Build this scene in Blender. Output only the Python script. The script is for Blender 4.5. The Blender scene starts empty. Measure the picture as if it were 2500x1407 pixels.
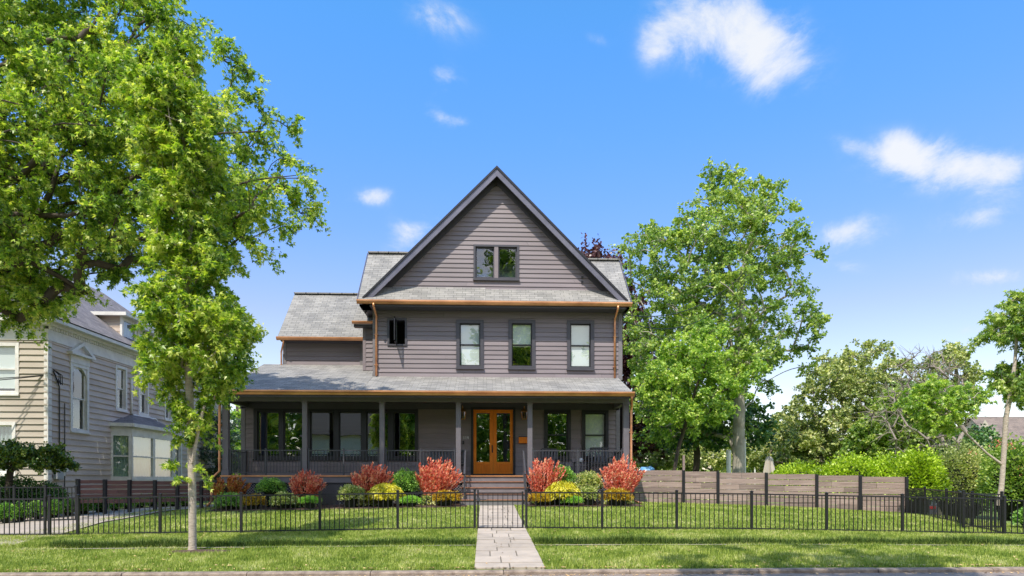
import bpy, math, random
import numpy as np
from mathutils import Vector, Matrix
rnd = random.Random(7)
rng = np.random.default_rng(11)
scene = bpy.context.scene
COL = scene.collection

# ------------------------------------------------------------------ camera
FPX, EYE, YAW, HOR = 1600.0, 1.5, math.atan(65 / 1600.0), 1170.0
cy_, sy_ = math.cos(YAW), math.sin(YAW)
cam_d = bpy.data.cameras.new('camera')
cam = bpy.data.objects.new('camera', cam_d)
COL.objects.link(cam)
cam.location = (0, 0, EYE)
cam.rotation_euler = (math.radians(90), 0, -YAW)
cam_d.sensor_width = 36
cam_d.lens = FPX / 2500 * 36
cam_d.shift_y = (HOR - 703.5) / 2500
cam_d.clip_end = 5000
cam_d.clip_start = 0.05
scene.camera = cam


def W(px, Y, py=None):
    """world point on the depth plane y=Y seen at photo pixel (px,py)"""
    u = (px - 1250) / FPX
    t = Y / (cy_ - u * sy_)
    x = t * (sy_ + u * cy_)
    if py is None:
        return x
    return Vector((x, Y, EYE + t * (HOR - py) / FPX))


def Zp(py, Y, px=1185):
    return W(px, Y, py)[2]


# ------------------------------------------------------------------ terrain height
GX = [-60, -20, -10, 0, 6, 12, 16, 26, 60]
GY = [10.6, 13.0, 15.5, 21.3, 25.0, 36.0, 70.0]
GZ = [[.03] * 9,
      [.08, .09, .13, .18, .17, .12, .08, .0, -.1],
      [.05, .08, .18, .31, .27, .15, .05, -.25, -.4],
      [.2, .25, .46, .62, .60, .42, .2, -.5, -.7],
      [.25, .3, .5, .62, .62, .45, .2, -.7, -.9],
      [.3, .3, .4, .5, .5, .1, -.4, -.95, -1.1],
      [0, 0, 0, 0, 0, 0, -.4, -.9, -1.1]]


def G(x, y):
    x = max(GX[0], min(GX[-1], x)); y = max(GY[0], min(GY[-1], y))
    i = 0
    while i < len(GX) - 2 and x > GX[i + 1]: i += 1
    j = 0
    while j < len(GY) - 2 and y > GY[j + 1]: j += 1
    a = (x - GX[i]) / (GX[i + 1] - GX[i]); b = (y - GY[j]) / (GY[j + 1] - GY[j])
    z = (GZ[j][i] * (1 - a) + GZ[j][i + 1] * a) * (1 - b) + (GZ[j + 1][i] * (1 - a) + GZ[j + 1][i + 1] * a) * b
    if 13.0 < y < 13.45:      # sunken edge of the overgrown pavement, then a turf lip
        z -= .09 * min(1, (y - 13.0) / .08) * (1 if y < 13.32 else (13.45 - y) / .13)
    return z


# ------------------------------------------------------------------ mesh builder
class MB:
    def __init__(s):
        s.v = []; s.f = []; s.uv = {}

    def add(s, vs, fs, uvs=None):
        b = len(s.v); s.v.extend([tuple(p) for p in vs])
        for k, f in enumerate(fs):
            s.f.append(tuple(b + i for i in f))
            if uvs: s.uv[len(s.f) - 1] = uvs[k]

    def quad(s, a, b, c, d, uv=None):
        s.add([a, b, c, d], [(0, 1, 2, 3)], [uv] if uv else None)

    def tri(s, a, b, c, uv=None):
        s.add([a, b, c], [(0, 1, 2)], [uv] if uv else None)

    def box(s, x0, x1, y0, y1, z0, z1):
        if x0 > x1: x0, x1 = x1, x0
        if y0 > y1: y0, y1 = y1, y0
        if z0 > z1: z0, z1 = z1, z0
        s.add([(x0, y0, z0), (x1, y0, z0), (x1, y1, z0), (x0, y1, z0), (x0, y0, z1), (x1, y0, z1), (x1, y1, z1), (x0, y1, z1)],
              [(3, 2, 1, 0), (4, 5, 6, 7), (0, 1, 5, 4), (1, 2, 6, 5), (2, 3, 7, 6), (3, 0, 4, 7)])

    def fbox(s, F, u0, u1, n0, n1, z0, z1):
        """box in a wall frame F=(origin,U,N)"""
        O, U, N = F
        vs = []
        for z in (z0, z1):
            for (u, n) in ((u0, n0), (u1, n0), (u1, n1), (u0, n1)):
                p = O + U * u + N * n; vs.append((p[0], p[1], O[2] + z))
        s.add(vs, [(3, 2, 1, 0), (4, 5, 6, 7), (0, 1, 5, 4), (1, 2, 6, 5), (2, 3, 7, 6), (3, 0, 4, 7)])

    def bar(s, p, q, w, h=None, up=Vector((0, 0, 1))):
        p = Vector(p); q = Vector(q); h = h or w
        d = (q - p).normalized()
        if abs(d.dot(up)) > .98: up = Vector((0, 1, 0))
        a = d.cross(up).normalized() * (w / 2); b = a.cross(d).normalized() * (h / 2)
        vs = [c + x for c in (p, q) for x in (-a - b, a - b, a + b, -a + b)]
        s.add(vs, [(3, 2, 1, 0), (4, 5, 6, 7), (0, 1, 5, 4), (1, 2, 6, 5), (2, 3, 7, 6), (3, 0, 4, 7)])

    def tube(s, pts, rad, n=8, caps=True):
        pts = [Vector(p) for p in pts]
        if not hasattr(rad, '__len__'): rad = [rad] * len(pts)
        rings = []
        prev = None
        for i, p in enumerate(pts):
            d = (pts[min(i + 1, len(pts) - 1)] - pts[max(i - 1, 0)])
            if d.length < 1e-9: d = Vector((0, 0, 1))
            d.normalize()
            if prev is None:
                a = d.orthogonal().normalized()
            else:
                a = (prev - d * prev.dot(d))
                a = a.normalized() if a.length > 1e-6 else d.orthogonal().normalized()
            prev = a; b = d.cross(a)
            rings.append([p + (a * math.cos(2 * math.pi * k / n) + b * math.sin(2 * math.pi * k / n)) * rad[i] for k in range(n)])
        vs = [v for r in rings for v in r]; fs = []
        for i in range(len(pts) - 1):
            for k in range(n):
                fs.append((i * n + k, i * n + (k + 1) % n, (i + 1) * n + (k + 1) % n, (i + 1) * n + k))
        if caps:
            fs.append(tuple(range(n - 1, -1, -1))); fs.append(tuple((len(pts) - 1) * n + k for k in range(n)))
        s.add(vs, fs)

    def lathe(s, cx, cy, prof, n=16):
        vs = []; fs = []
        for (r, z) in prof:
            for k in range(n):
                a = 2 * math.pi * k / n; vs.append((cx + r * math.cos(a), cy + r * math.sin(a), z))
        for i in range(len(prof) - 1):
            for k in range(n):
                fs.append((i * n + k, i * n + (k + 1) % n, (i + 1) * n + (k + 1) % n, (i + 1) * n + k))
        s.add(vs, fs)

    def extrude(s, poly, axis_p, axis_q):
        """closed polygon of (offset vectors) swept from p to q"""
        p = Vector(axis_p); q = Vector(axis_q); n = len(poly)
        vs = [p + Vector(o) for o in poly] + [q + Vector(o) for o in poly]
        fs = [tuple(range(n - 1, -1, -1)), tuple(range(n, 2 * n))]
        for k in range(n): fs.append((k, (k + 1) % n, n + (k + 1) % n, n + k))
        s.add(vs, fs)

    def build(s, name, mat, parent=None, smooth=False, bevel=0, kind=None, label=None):
        org = parent_org(parent)
        me = bpy.data.meshes.new(name)
        me.from_pydata([(x - org[0], y - org[1], z - org[2]) for (x, y, z) in s.v], [], s.f)
        me.materials.append(mat)
        if s.uv:
            ul = me.uv_layers.new(name='UVMap')
            for pi, uvs in s.uv.items():
                for k, li in enumerate(me.polygons[pi].loop_indices):
                    ul.data[li].uv = uvs[k]
        if smooth:
            me.polygons.foreach_set('use_smooth', [True] * len(me.polygons))
        me.update()
        o = bpy.data.objects.new(name, me); COL.objects.link(o)
        if parent: o.parent = parent
        if bevel:
            b = o.modifiers.new('bevel', 'BEVEL'); b.width = bevel; b.segments = 2; b.limit_method = 'ANGLE'
        if kind: o['kind'] = kind
        if label: o['label'] = label
        return o


def parent_org(p):
    o = Vector((0, 0, 0))
    while p is not None:
        o = o + Vector(p.location); p = p.parent
    return o


def np_mesh(name, V, F, mat, parent=None, k=4, smooth=False):
    org = np.array(parent_org(parent))
    V = np.asarray(V, dtype=np.float32) - org.astype(np.float32)
    F = np.asarray(F, dtype=np.int32)
    me = bpy.data.meshes.new(name)
    me.vertices.add(len(V)); me.vertices.foreach_set('co', V.ravel())
    me.loops.add(F.size); me.loops.foreach_set('vertex_index', F.ravel())
    me.polygons.add(len(F)); me.polygons.foreach_set('loop_start', np.arange(0, F.size, k, dtype=np.int32))
    try:
        me.polygons.foreach_set('loop_total', np.full(len(F), k, dtype=np.int32))
    except Exception:
        pass
    me.materials.append(mat)
    if smooth: me.polygons.foreach_set('use_smooth', np.ones(len(F), dtype=bool))
    me.update(calc_edges=True)
    o = bpy.data.objects.new(name, me); COL.objects.link(o)
    if parent: o.parent = parent
    return o


def thing(name, label, cat, loc, group=None):
    o = bpy.data.objects.new(name, None); COL.objects.link(o)
    o.location = Vector(loc); o.empty_display_size = .2
    o['label'] = label; o['category'] = cat
    if group: o['group'] = group
    return o


def tag(o, label, cat, group=None, kind=None):
    o['label'] = label; o['category'] = cat
    if group: o['group'] = group
    if kind: o['kind'] = kind
    return o


def dup(root, loc, label=None):
    r = root.copy(); COL.objects.link(r); r.location = loc
    if label: r['label'] = label
    for ch in list(root.children):
        c = ch.copy(); COL.objects.link(c); c.parent = r
        for g in list(ch.children):
            d = g.copy(); COL.objects.link(d); d.parent = c
    return r


# ------------------------------------------------------------------ materials
def newmat(name):
    m = bpy.data.materials.new(name); m.use_nodes = True
    nt = m.node_tree; nt.nodes.clear()
    out = nt.nodes.new('ShaderNodeOutputMaterial')
    return m, nt, out


def L(nt, a, b): nt.links.new(a, b)


def mixrgb(nt, fac, a, b, mode='MIX'):
    n = nt.nodes.new('ShaderNodeMix'); n.data_type = 'RGBA'; n.blend_type = mode
    for sock, val in ((n.inputs[0], fac), (n.inputs[6], a), (n.inputs[7], b)):
        if hasattr(val, 'is_output'): L(nt, val, sock)
        else: sock.default_value = val if not isinstance(val, tuple) or len(val) == 4 else (*val, 1)
    return n.outputs[2]


def ramp(nt, fac, stops):
    n = nt.nodes.new('ShaderNodeValToRGB'); L(nt, fac, n.inputs[0])
    e = n.color_ramp.elements
    while len(e) > 1: e.remove(e[-1])
    e[0].position = stops[0][0]; e[0].color = (*stops[0][1], 1)
    for p, c in stops[1:]:
        k = e.new(p); k.color = (*c, 1)
    return n.outputs[0]


def noise(nt, scale, detail=3, rough=.55, vec=None, dist=0):
    n = nt.nodes.new('ShaderNodeTexNoise'); n.inputs['Scale'].default_value = scale
    n.inputs['Detail'].default_value = detail; n.inputs['Roughness'].default_value = rough
    n.inputs['Distortion'].default_value = dist
    if vec is not None: L(nt, vec, n.inputs['Vector'])
    return n.outputs['Fac']


def geo(nt): return nt.nodes.new('ShaderNodeNewGeometry')


def scaled(nt, vec, sc):
    m = nt.nodes.new('ShaderNodeMapping'); m.inputs['Scale'].default_value = sc
    L(nt, vec, m.inputs['Vector']); return m.outputs[0]


def mp(name, c1, c2=None, scale=4, rough=.6, metal=0, bump=0, bscale=40, island=0, spec=.5, stretch=(1, 1, 1), detail=4):
    m, nt, out = newmat(name)
    b = nt.nodes.new('ShaderNodeBsdfPrincipled'); L(nt, b.outputs[0], out.inputs[0])
    g = geo(nt); pos = scaled(nt, g.outputs['Position'], stretch)
    c2 = c2 or tuple(x * .8 for x in c1)
    f = noise(nt, scale, detail, .6, pos)
    col = ramp(nt, f, [(.3, c2), (.7, c1)])
    if island:
        mm = nt.nodes.new('ShaderNodeMapRange'); L(nt, g.outputs['Random Per Island'], mm.inputs[0])
        mm.inputs[3].default_value = 1 - island; mm.inputs[4].default_value = 1 + island
        cc = nt.nodes.new('ShaderNodeCombineColor')
        for i in range(3): L(nt, mm.outputs[0], cc.inputs[i])
        col = mixrgb(nt, 1.0, col, cc.outputs[0], 'MULTIPLY')
    L(nt, col, b.inputs['Base Color'])
    b.inputs['Roughness'].default_value = rough; b.inputs['Metallic'].default_value = metal
    b.inputs['Specular IOR Level'].default_value = spec
    if bump:
        bn = nt.nodes.new('ShaderNodeBump'); bn.inputs['Strength'].default_value = bump; bn.inputs['Distance'].default_value = .02
        L(nt, noise(nt, bscale, 4, .6, pos), bn.inputs['Height']); L(nt, bn.outputs[0], b.inputs['Normal'])
    return m


def leafmat(name, cols, trans=.35, tint=(1.25, 1.35, .5), patch=1.2, rough=.5):
    """cols: list of colours from dark to light, picked per leaf and per clump"""
    m, nt, out = newmat(name)
    g = geo(nt)
    n = noise(nt, patch, 2, .5, g.outputs['Position'])
    ad = nt.nodes.new('ShaderNodeMath'); ad.operation = 'MULTIPLY_ADD'
    L(nt, g.outputs['Random Per Island'], ad.inputs[0]); ad.inputs[1].default_value = .85
    sb = nt.nodes.new('ShaderNodeMath'); sb.operation = 'MULTIPLY_ADD'
    L(nt, n, sb.inputs[0]); sb.inputs[1].default_value = 1.3; sb.inputs[2].default_value = -.58
    L(nt, sb.outputs[0], ad.inputs[2])
    k = len(cols)
    col = ramp(nt, ad.outputs[0], [(i / (k - 1) * .8 + .1, c) for i, c in enumerate(cols)])  # wide dark to pale span puts shaded and sunlit looks into leaf colours
    b = nt.nodes.new('ShaderNodeBsdfPrincipled'); L(nt, col, b.inputs['Base Color'])
    b.inputs['Roughness'].default_value = .38; b.inputs['Specular IOR Level'].default_value = .6
    t = nt.nodes.new('ShaderNodeBsdfTranslucent')
    L(nt, mixrgb(nt, 1.0, col, tint, 'MULTIPLY'), t.inputs[0])
    mx = nt.nodes.new('ShaderNodeMixShader'); mx.inputs[0].default_value = trans
    L(nt, b.outputs[0], mx.inputs[1]); L(nt, t.outputs[0], mx.inputs[2]); L(nt, mx.outputs[0], out.inputs[0])
    return m


def glassmat(name, tint=(.9, .95, .95), refl=.22):
    m, nt, out = newmat(name)
    tr = nt.nodes.new('ShaderNodeBsdfTransparent'); tr.inputs[0].default_value = (*tint, 1)
    gl = nt.nodes.new('ShaderNodeBsdfGlossy'); gl.inputs['Roughness'].default_value = .01
    gl.inputs[0].default_value = (.95, .98, 1, 1)
    g = geo(nt)
    bn = nt.nodes.new('ShaderNodeBump'); bn.inputs['Strength'].default_value = .25; bn.inputs['Distance'].default_value = .01
    L(nt, noise(nt, 1.6, 1, .5, g.outputs['Position']), bn.inputs['Height']); L(nt, bn.outputs[0], gl.inputs['Normal'])
    lw = nt.nodes.new('ShaderNodeLayerWeight'); lw.inputs[0].default_value = .5; fr = nt.nodes.new('ShaderNodeMath'); fr.operation = 'POWER'; L(nt, lw.outputs['Facing'], fr.inputs[0]); fr.inputs[1].default_value = 4
    ad = nt.nodes.new('ShaderNodeMath'); ad.operation = 'ADD'; ad.use_clamp = True
    L(nt, fr.outputs[0], ad.inputs[0]); ad.inputs[1].default_value = refl + .04
    mx = nt.nodes.new('ShaderNodeMixShader'); L(nt, ad.outputs[0], mx.inputs[0])
    L(nt, tr.outputs[0], mx.inputs[1]); L(nt, gl.outputs[0], mx.inputs[2]); L(nt, mx.outputs[0], out.inputs[0])
    return m


def shinglemat(name, c1, c2, row=.14, length=.33, mortar=(.05, .05, .05)):
    m, nt, out = newmat(name)
    b = nt.nodes.new('ShaderNodeBsdfPrincipled'); L(nt, b.outputs[0], out.inputs[0])
    uv = nt.nodes.new('ShaderNodeUVMap'); uv.uv_map = 'UVMap'
    br = nt.nodes.new('ShaderNodeTexBrick')
    br.inputs['Scale'].default_value = 1; br.inputs['Brick Width'].default_value = length
    br.inputs['Row Height'].default_value = row; br.inputs['Mortar Size'].default_value = .006
    br.inputs['Mortar Smooth'].default_value = .3; br.offset = .37; br.squash = 1
    br.inputs['Color1'].default_value = (*c1, 1); br.inputs['Color2'].default_value = (*c2, 1)
    br.inputs['Mortar'].default_value = (*mortar, 1)
    L(nt, uv.outputs[0], br.inputs['Vector'])
    n = noise(nt, 1.1, 5, .7, uv.outputs[0])
    cr = ramp(nt, n, [(.3, (.72, .72, .74)), (.7, (1.15, 1.13, 1.1))])
    c = mixrgb(nt, 1.0, br.outputs[0], cr, 'MULTIPLY')
    sp = ramp(nt, noise(nt, 60, 2, .6, uv.outputs[0]), [(.35, (.75, .75, .75)), (.65, (1.2, 1.2, 1.2))])
    c = mixrgb(nt, 1.0, c, sp, 'MULTIPLY')
    L(nt, c, b.inputs['Base Color']); b.inputs['Roughness'].default_value = .9
    # each course is thicker at its lower edge
    sx = nt.nodes.new('ShaderNodeSeparateXYZ'); L(nt, uv.outputs[0], sx.inputs[0])
    dv = nt.nodes.new('ShaderNodeMath'); dv.operation = 'DIVIDE'; L(nt, sx.outputs[1], dv.inputs[0]); dv.inputs[1].default_value = row
    fr = nt.nodes.new('ShaderNodeMath'); fr.operation = 'FRACT'; L(nt, dv.outputs[0], fr.inputs[0])
    iv = nt.nodes.new('ShaderNodeMath'); iv.operation = 'SUBTRACT'; iv.inputs[0].default_value = 1; L(nt, fr.outputs[0], iv.inputs[1])
    bn = nt.nodes.new('ShaderNodeBump'); bn.inputs['Strength'].default_value = .8; bn.inputs['Distance'].default_value = .012
    L(nt, iv.outputs[0], bn.inputs['Height']); L(nt, bn.outputs[0], b.inputs['Normal'])
    return m


M = {}
M['siding'] = mp('painted charcoal clapboard', (.252, .208, .222), (.196, .162, .174), scale=1.7, rough=.55, island=.10, detail=9, stretch=(.3, 1, 3))
M['siding_porch'] = mp('shaded porch clapboard', (.25, .205, .207), (.20, .167, .17), scale=2.2, rough=.5, island=.08, stretch=(.3, 1, 3))  # copy of the siding, its colour tuned apart for the porch shade
M['trim'] = mp('dark grey trim paint', (.075, .07, .085), (.06, .056, .07), rough=.45)
M['black'] = mp('black window paint', (.022, .021, .027), (.016, .015, .02), rough=.35)
M['post'] = mp('slate painted post', (.17, .155, .175), (.14, .128, .15), rough=.5)
M['deckrim'] = mp('painted step riser', (.22, .20, .21), (.17, .155, .17), rough=.6)
M['copper'] = mp('copper sheet', (.95, .47, .24), (.50, .21, .10), scale=2.2, rough=.36, metal=.6, stretch=(.5, 1, 1), detail=9)
M['rakemetal'] = mp('brushed dark rake fascia', (.20, .19, .24), (.13, .125, .165), scale=2.2, rough=.35, metal=.3)
M['shingle'] = shinglemat('grey asphalt shingles', (.36, .35, .335), (.26, .255, .245))
M['shingle_porch'] = shinglemat('weathered porch shingles', (.37, .36, .345), (.245, .24, .23))
M['shingle_old'] = shinglemat('old brown grey shingles', (.27, .245, .245), (.19, .17, .175), row=.16)
M['shingle_brown'] = shinglemat('brown far shingles', (.27, .215, .185), (.2, .16, .14), row=.3, length=.6)
M['glass'] = glassmat('window glass', refl=.13)
M['glass_dark'] = glassmat('window glass darker', (.75, .85, .85), refl=.24)
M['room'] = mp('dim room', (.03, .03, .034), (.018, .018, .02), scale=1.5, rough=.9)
M['blind'] = mp('pale roller blind', (.85, .86, .82), (.78, .80, .77), scale=1.5, rough=.85)
M['curtain'] = mp('sheer curtain', (.42, .5, .5), (.24, .30, .31), scale=6, rough=.9, stretch=(3, 3, .1))
M['wood'] = mp('varnished door wood', (1.0, .30, .025), (.80, .20, .015), scale=5, rough=.5, spec=.25, stretch=(6, 6, .6))
M['metal_black'] = mp('black powder coated metal', (.022, .022, .028), (.016, .016, .02), rough=.4)
M['metal_rail'] = mp('dark railing metal', (.07, .07, .085), (.05, .05, .06), rough=.4)
M['white'] = mp('white paint', (.78, .78, .76), (.68, .68, .67), rough=.6)
M['lattice'] = mp('grey lattice wood', (.2, .19, .215), (.15, .145, .165), rough=.7)
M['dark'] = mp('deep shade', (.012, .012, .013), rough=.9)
M['fencewood'] = mp('weathered fence board', (.37, .28, .25), (.22, .155, .14), scale=4, rough=.8, island=.28, stretch=(.35, .35, 6), bump=.3)
M['fencered'] = mp('red brown fence board', (.17, .08, .07), (.11, .05, .045), scale=5, rough=.7, island=.15, stretch=(.4, .4, 6))
M['bark_pale'] = mp('pale smooth bark', (.62, .53, .45), (.36, .29, .235), scale=9, rough=.85, bump=.6, bscale=22, stretch=(1, 1, 3.5), detail=8)
M['bark_plane'] = mp('mottled plane bark', (.50, .46, .40), (.27, .24, .19), scale=2.2, rough=.85, bump=.3)
M['bark_dark'] = mp('dark bark', (.12, .092, .075), (.065, .05, .042), scale=9, rough=.9, bump=.6, stretch=(1, 1, .4))
M['bark_grey'] = mp('grey twig bark', (.34, .29, .25), (.22, .185, .16), scale=9, rough=.9)
M['mulch'] = mp('brown mulch', (.13, .075, .055), (.055, .032, .025), scale=45, rough=.95, bump=1, bscale=60)
M['asphalt'] = mp('pale asphalt', (.33, .27, .235), (.20, .165, .145), scale=30, rough=.9, bump=.3, bscale=120)
M['kerb'] = mp('weathered concrete kerb', (.44, .35, .28), (.15, .11, .09), scale=6, rough=.9, bump=.6, bscale=50, detail=7)
M['concrete'] = mp('driveway concrete', (.47, .40, .34), (.36, .31, .27), scale=1.5, rough=.9, bump=.15, bscale=50, detail=7)
M['flag'] = mp('flagstone', (.50, .42, .345), (.37, .315, .265), scale=3, rough=.85, island=.12, bump=.25, bscale=30, detail=6)
M['pale_wall'] = mp('white clapboard', (.85, .83, .78), (.75, .73, .69), rough=.7)
M['beige'] = mp('beige clapboard', (.55, .49, .42), (.48, .43, .37), rough=.7, scale=1)

# ------------------------------------------------------------------ sun and sky
SUN = Vector((-.47, -1.0, 1.67)).normalized()
sun_el = math.asin(SUN.z); sun_az = math.atan2(SUN.x, SUN.y)
sd = bpy.data.lights.new('sun', 'SUN'); sd.energy = 5.0; sd.angle = math.radians(.5); sd.color = (1, .925, .80)
so = bpy.data.objects.new('sun', sd); COL.objects.link(so)
so.rotation_euler = (-SUN).to_track_quat('-Z', 'Y').to_euler(); so.location = (0, 0, 30)
world = bpy.data.worlds.new('World'); scene.world = world; world.use_nodes = True
nt = world.node_tree; nt.nodes.clear()
wo = nt.nodes.new('ShaderNodeOutputWorld'); bg = nt.nodes.new('ShaderNodeBackground'); L(nt, bg.outputs[0], wo.inputs[0])
bg.inputs[1].default_value = .15
sky = nt.nodes.new('ShaderNodeTexSky'); sky.sky_type = 'NISHITA'; sky.sun_disc = False
sky.sun_elevation = sun_el; sky.sun_rotation = sun_az; sky.air_density = 1.0; sky.dust_density = .6; sky.ozone_density = 1.6
tc = nt.nodes.new('ShaderNodeTexCoord'); D = tc.outputs['Generated']
szz = nt.nodes.new('ShaderNodeSeparateXYZ'); L(nt, D, szz.inputs[0])
corr = ramp(nt, szz.outputs[2], [(0.0, (.80, .70, .62)), (.12, (.80, .67, .59)), (.236, (.70, .62, .60)), (.35, (.52, .66, .86)), (.456, (.435, .73, .99)), (.58, (.375, .80, 1.0)), (1.0, (.40, .75, 1.0))])
skyc = mixrgb(nt, 1.0, sky.outputs[0], corr, 'MULTIPLY')
skyc = mixrgb(nt, 1.0, skyc, (2.14, 2.14, 2.30, 1), 'MULTIPLY')


def m2(op, a, b=None, c=None, clamp=False):
    n = nt.nodes.new('ShaderNodeMath'); n.operation = op; n.use_clamp = clamp
    for i, v in enumerate((a, b, c)):
        if v is None: continue
        if hasattr(v, 'is_output'): L(nt, v, n.inputs[i])
        else: n.inputs[i].default_value = v
    return n.outputs[0]


def vdot(v):
    n = nt.nodes.new('ShaderNodeVectorMath'); n.operation = 'DOT_PRODUCT'; L(nt, D, n.inputs[0]); n.inputs[1].default_value = v
    return n.outputs['Value']


def pxdir(px, py):
    u = (px - 1250) / FPX; v = (HOR - py) / FPX
    return (Vector((sy_, cy_, 0)) + Vector((cy_, -sy_, 0)) * u + Vector((0, 0, v))).normalized()


CLOUDS = [  # centre, half width, half height (photo px), tilt, density
    (1790, 95, 190, 95, .22, 1.15), (1905, 150, 120, 75, .35, .62), (1690, 45, 100, 50, .1, .42), (1870, 215, 60, 40, .7, .5), (1830, 20, 80, 50, .5, .5),
    (2300, 405, 200, 60, .12, 1.0), (2205, 365, 70, 40, .3, .55), (2430, 405, 110, 40, 0, .6), (2080, 360, 70, 20, .4, .35), (2075, 570, 90, 48, -.1, .85), (2390, 535, 95, 35, -.1, .75), (2410, 678, 95, 26, 0, .8),
    (1065, 190, 50, 40, .1, .50), (1095, 175, 40, 22, .5, .4), (1070, 280, 55, 24, .5, .42), (1110, 295, 50, 18, .2, .38), (1080, 45, 100, 60, .3, .36), (912, 481, 66, 24, 0, .55),
    (1015, 570, 80, 50, -.4, .8), (2060, 650, 80, 20, .1, .4), (2370, 805, 80, 20, 0, .5), (1455, 95, 34, 16, .4, .22),
    (1400, 350, 110, 40, .2, .16), (1600, 110, 40, 60, .3, .5), (2090, 950, 240, 60, 0, .7)]
mask = None
for (px, py, hw, hh, tilt, dens) in CLOUDS:
    dens = dens if dens > 1 else dens * 1.45
    c = pxdir(px, py); e1 = (pxdir(px + 10, py + 10 * tilt) - c).normalized(); e1 = (e1 - c * e1.dot(c)).normalized(); e2 = c.cross(e1)
    k = (pxdir(px + 1, py) - c).length; k2 = (pxdir(px, py + 1) - c).length
    a = m2('DIVIDE', vdot(e1), hw * k); b = m2('DIVIDE', vdot(e2), hh * k2)
    r2 = m2('ADD', m2('MULTIPLY', a, a), m2('MULTIPLY', b, b))
    g_ = m2('MULTIPLY', m2('POWER', 2.718, m2('MULTIPLY', r2, -1.15)), dens)
    g_ = m2('MULTIPLY', g_, m2('GREATER_THAN', vdot(c), 0))
    mask = g_ if mask is None else m2('ADD', mask, g_)
# unseen clouds added behind the camera, brightened as fill light, also mirrored in panes
back = m2('GREATER_THAN', m2('MULTIPLY', vdot(Vector((sy_, cy_, 0))), -1), .1)
dsc = nt.nodes.new('ShaderNodeMapping'); L(nt, D, dsc.inputs[0]); dsc.inputs['Scale'].default_value = (1, 1, 1.35)
n1 = noise(nt, 10, 13, .66, dsc.outputs[0], .35); n2 = noise(nt, 2.6, 5, .6, dsc.outputs[0], .4)
mask = m2('ADD', mask, m2('MULTIPLY', back, m2('MULTIPLY', m2('SUBTRACT', n2, .36, clamp=True), 8)))
dn = m2('ADD', mask, m2('MULTIPLY', m2('SUBTRACT', n1, .53), m2('MULTIPLY', m2('MULTIPLY', mask, 2.2, clamp=True), 3.6)))
al = nt.nodes.new('ShaderNodeMapRange'); al.interpolation_type = 'SMOOTHSTEP'; L(nt, dn, al.inputs[0])
al.inputs[1].default_value = .05; al.inputs[2].default_value = 1.7; al.inputs[3].default_value = 0; al.inputs[4].default_value = .92
# horizon haze brightening
sz = nt.nodes.new('ShaderNodeSeparateXYZ'); L(nt, D, sz.inputs[0])
cloudc = ramp(nt, dn, [(.3, (.72, .83, .98)), (1, (1, 1, 1))])
cl = mixrgb(nt, 1.0, cloudc, (6.3, 6.4, 6.55, 1), 'MULTIPLY')
cl = mixrgb(nt, back, cl, mixrgb(nt, 1.0, cl, (1.45, 1.38, 1.28, 1), 'MULTIPLY'))
L(nt, mixrgb(nt, al.outputs[0], skyc, cl), bg.inputs[0])

scene.view_settings.view_transform = 'Standard'; scene.view_settings.look = 'None'
scene.view_settings.exposure = 0; scene.view_settings.gamma = 1
scene.render.engine = 'CYCLES'
scene.cycles.use_denoising = True; scene.cycles.denoising_input_passes = 'RGB_ALBEDO_NORMAL'; scene.cycles.denoising_prefilter = 'ACCURATE'; scene.cycles.pixel_filter_width = 1.0
scene.cycles.max_bounces = 7; scene.cycles.transparent_max_bounces = 12; scene.cycles.sample_clamp_indirect = 6
scene.cycles.caustics_reflective = False; scene.cycles.caustics_refractive = False

# ------------------------------------------------------------------ ground, kerb, road, paths
def surface(x0, x1, y0, y1, dx, dy, zoff=0, hf=G, cond=None):
    mb = MB(); nx = max(1, int(math.ceil((x1 - x0) / dx))); ny = max(1, int(math.ceil((y1 - y0) / dy)))
    vs = []; fs = []
    for j in range(ny + 1):
        for i in range(nx + 1):
            x = x0 + (x1 - x0) * i / nx; y = y0 + (y1 - y0) * j / ny
            vs.append((x, y, hf(x, y) + zoff))
    for j in range(ny):
        for i in range(nx):
            a = j * (nx + 1) + i; fs.append((a, a + 1, a + nx + 2, a + nx + 1))
    mb.add(vs, fs); return mb


# lawn soil colour sheet under the blades
m, nt, out = newmat('lawn ground')
b = nt.nodes.new('ShaderNodeBsdfPrincipled'); L(nt, b.outputs[0], out.inputs[0]); b.inputs['Roughness'].default_value = .9
g = geo(nt); P = g.outputs['Position']
c = ramp(nt, noise(nt, 1.2, 4, .6, P), [(.3, (.13, .20, .03)), (.7, (.23, .31, .055))])
c = mixrgb(nt, 1.0, c, ramp(nt, noise(nt, 55, 3, .7, P), [(.3, (.5, .55, .5)), (.7, (1.35, 1.3, 1.2))]), 'MULTIPLY')
L(nt, c, b.inputs['Base Color'])
bn = nt.nodes.new('ShaderNodeBump'); bn.inputs['Strength'].default_value = 1; bn.inputs['Distance'].default_value = .04
L(nt, noise(nt, 40, 4, .7, P), bn.inputs['Height']); L(nt, bn.outputs[0], b.inputs['Normal'])
M['lawn'] = m
xs = [-900, -300, -120] + [-60 + i * 1.0 for i in range(0, 121)] + [120, 300, 900]
ys = [10.62 + .1 * i for i in range(0, 60)] + [17 + .75 * i for i in range(0, 40)] + [50, 70, 120, 300, 900]
mb = MB(); vs = [(x, y, G(x, y)) for y in ys for x in xs]; nx = len(xs)
mb.add(vs, [(j * nx + i, j * nx + i + 1, (j + 1) * nx + i + 1, (j + 1) * nx + i) for j in range(len(ys) - 1) for i in range(nx - 1)])
mb.build('ground', M['lawn'], smooth=True, kind='structure')
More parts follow.
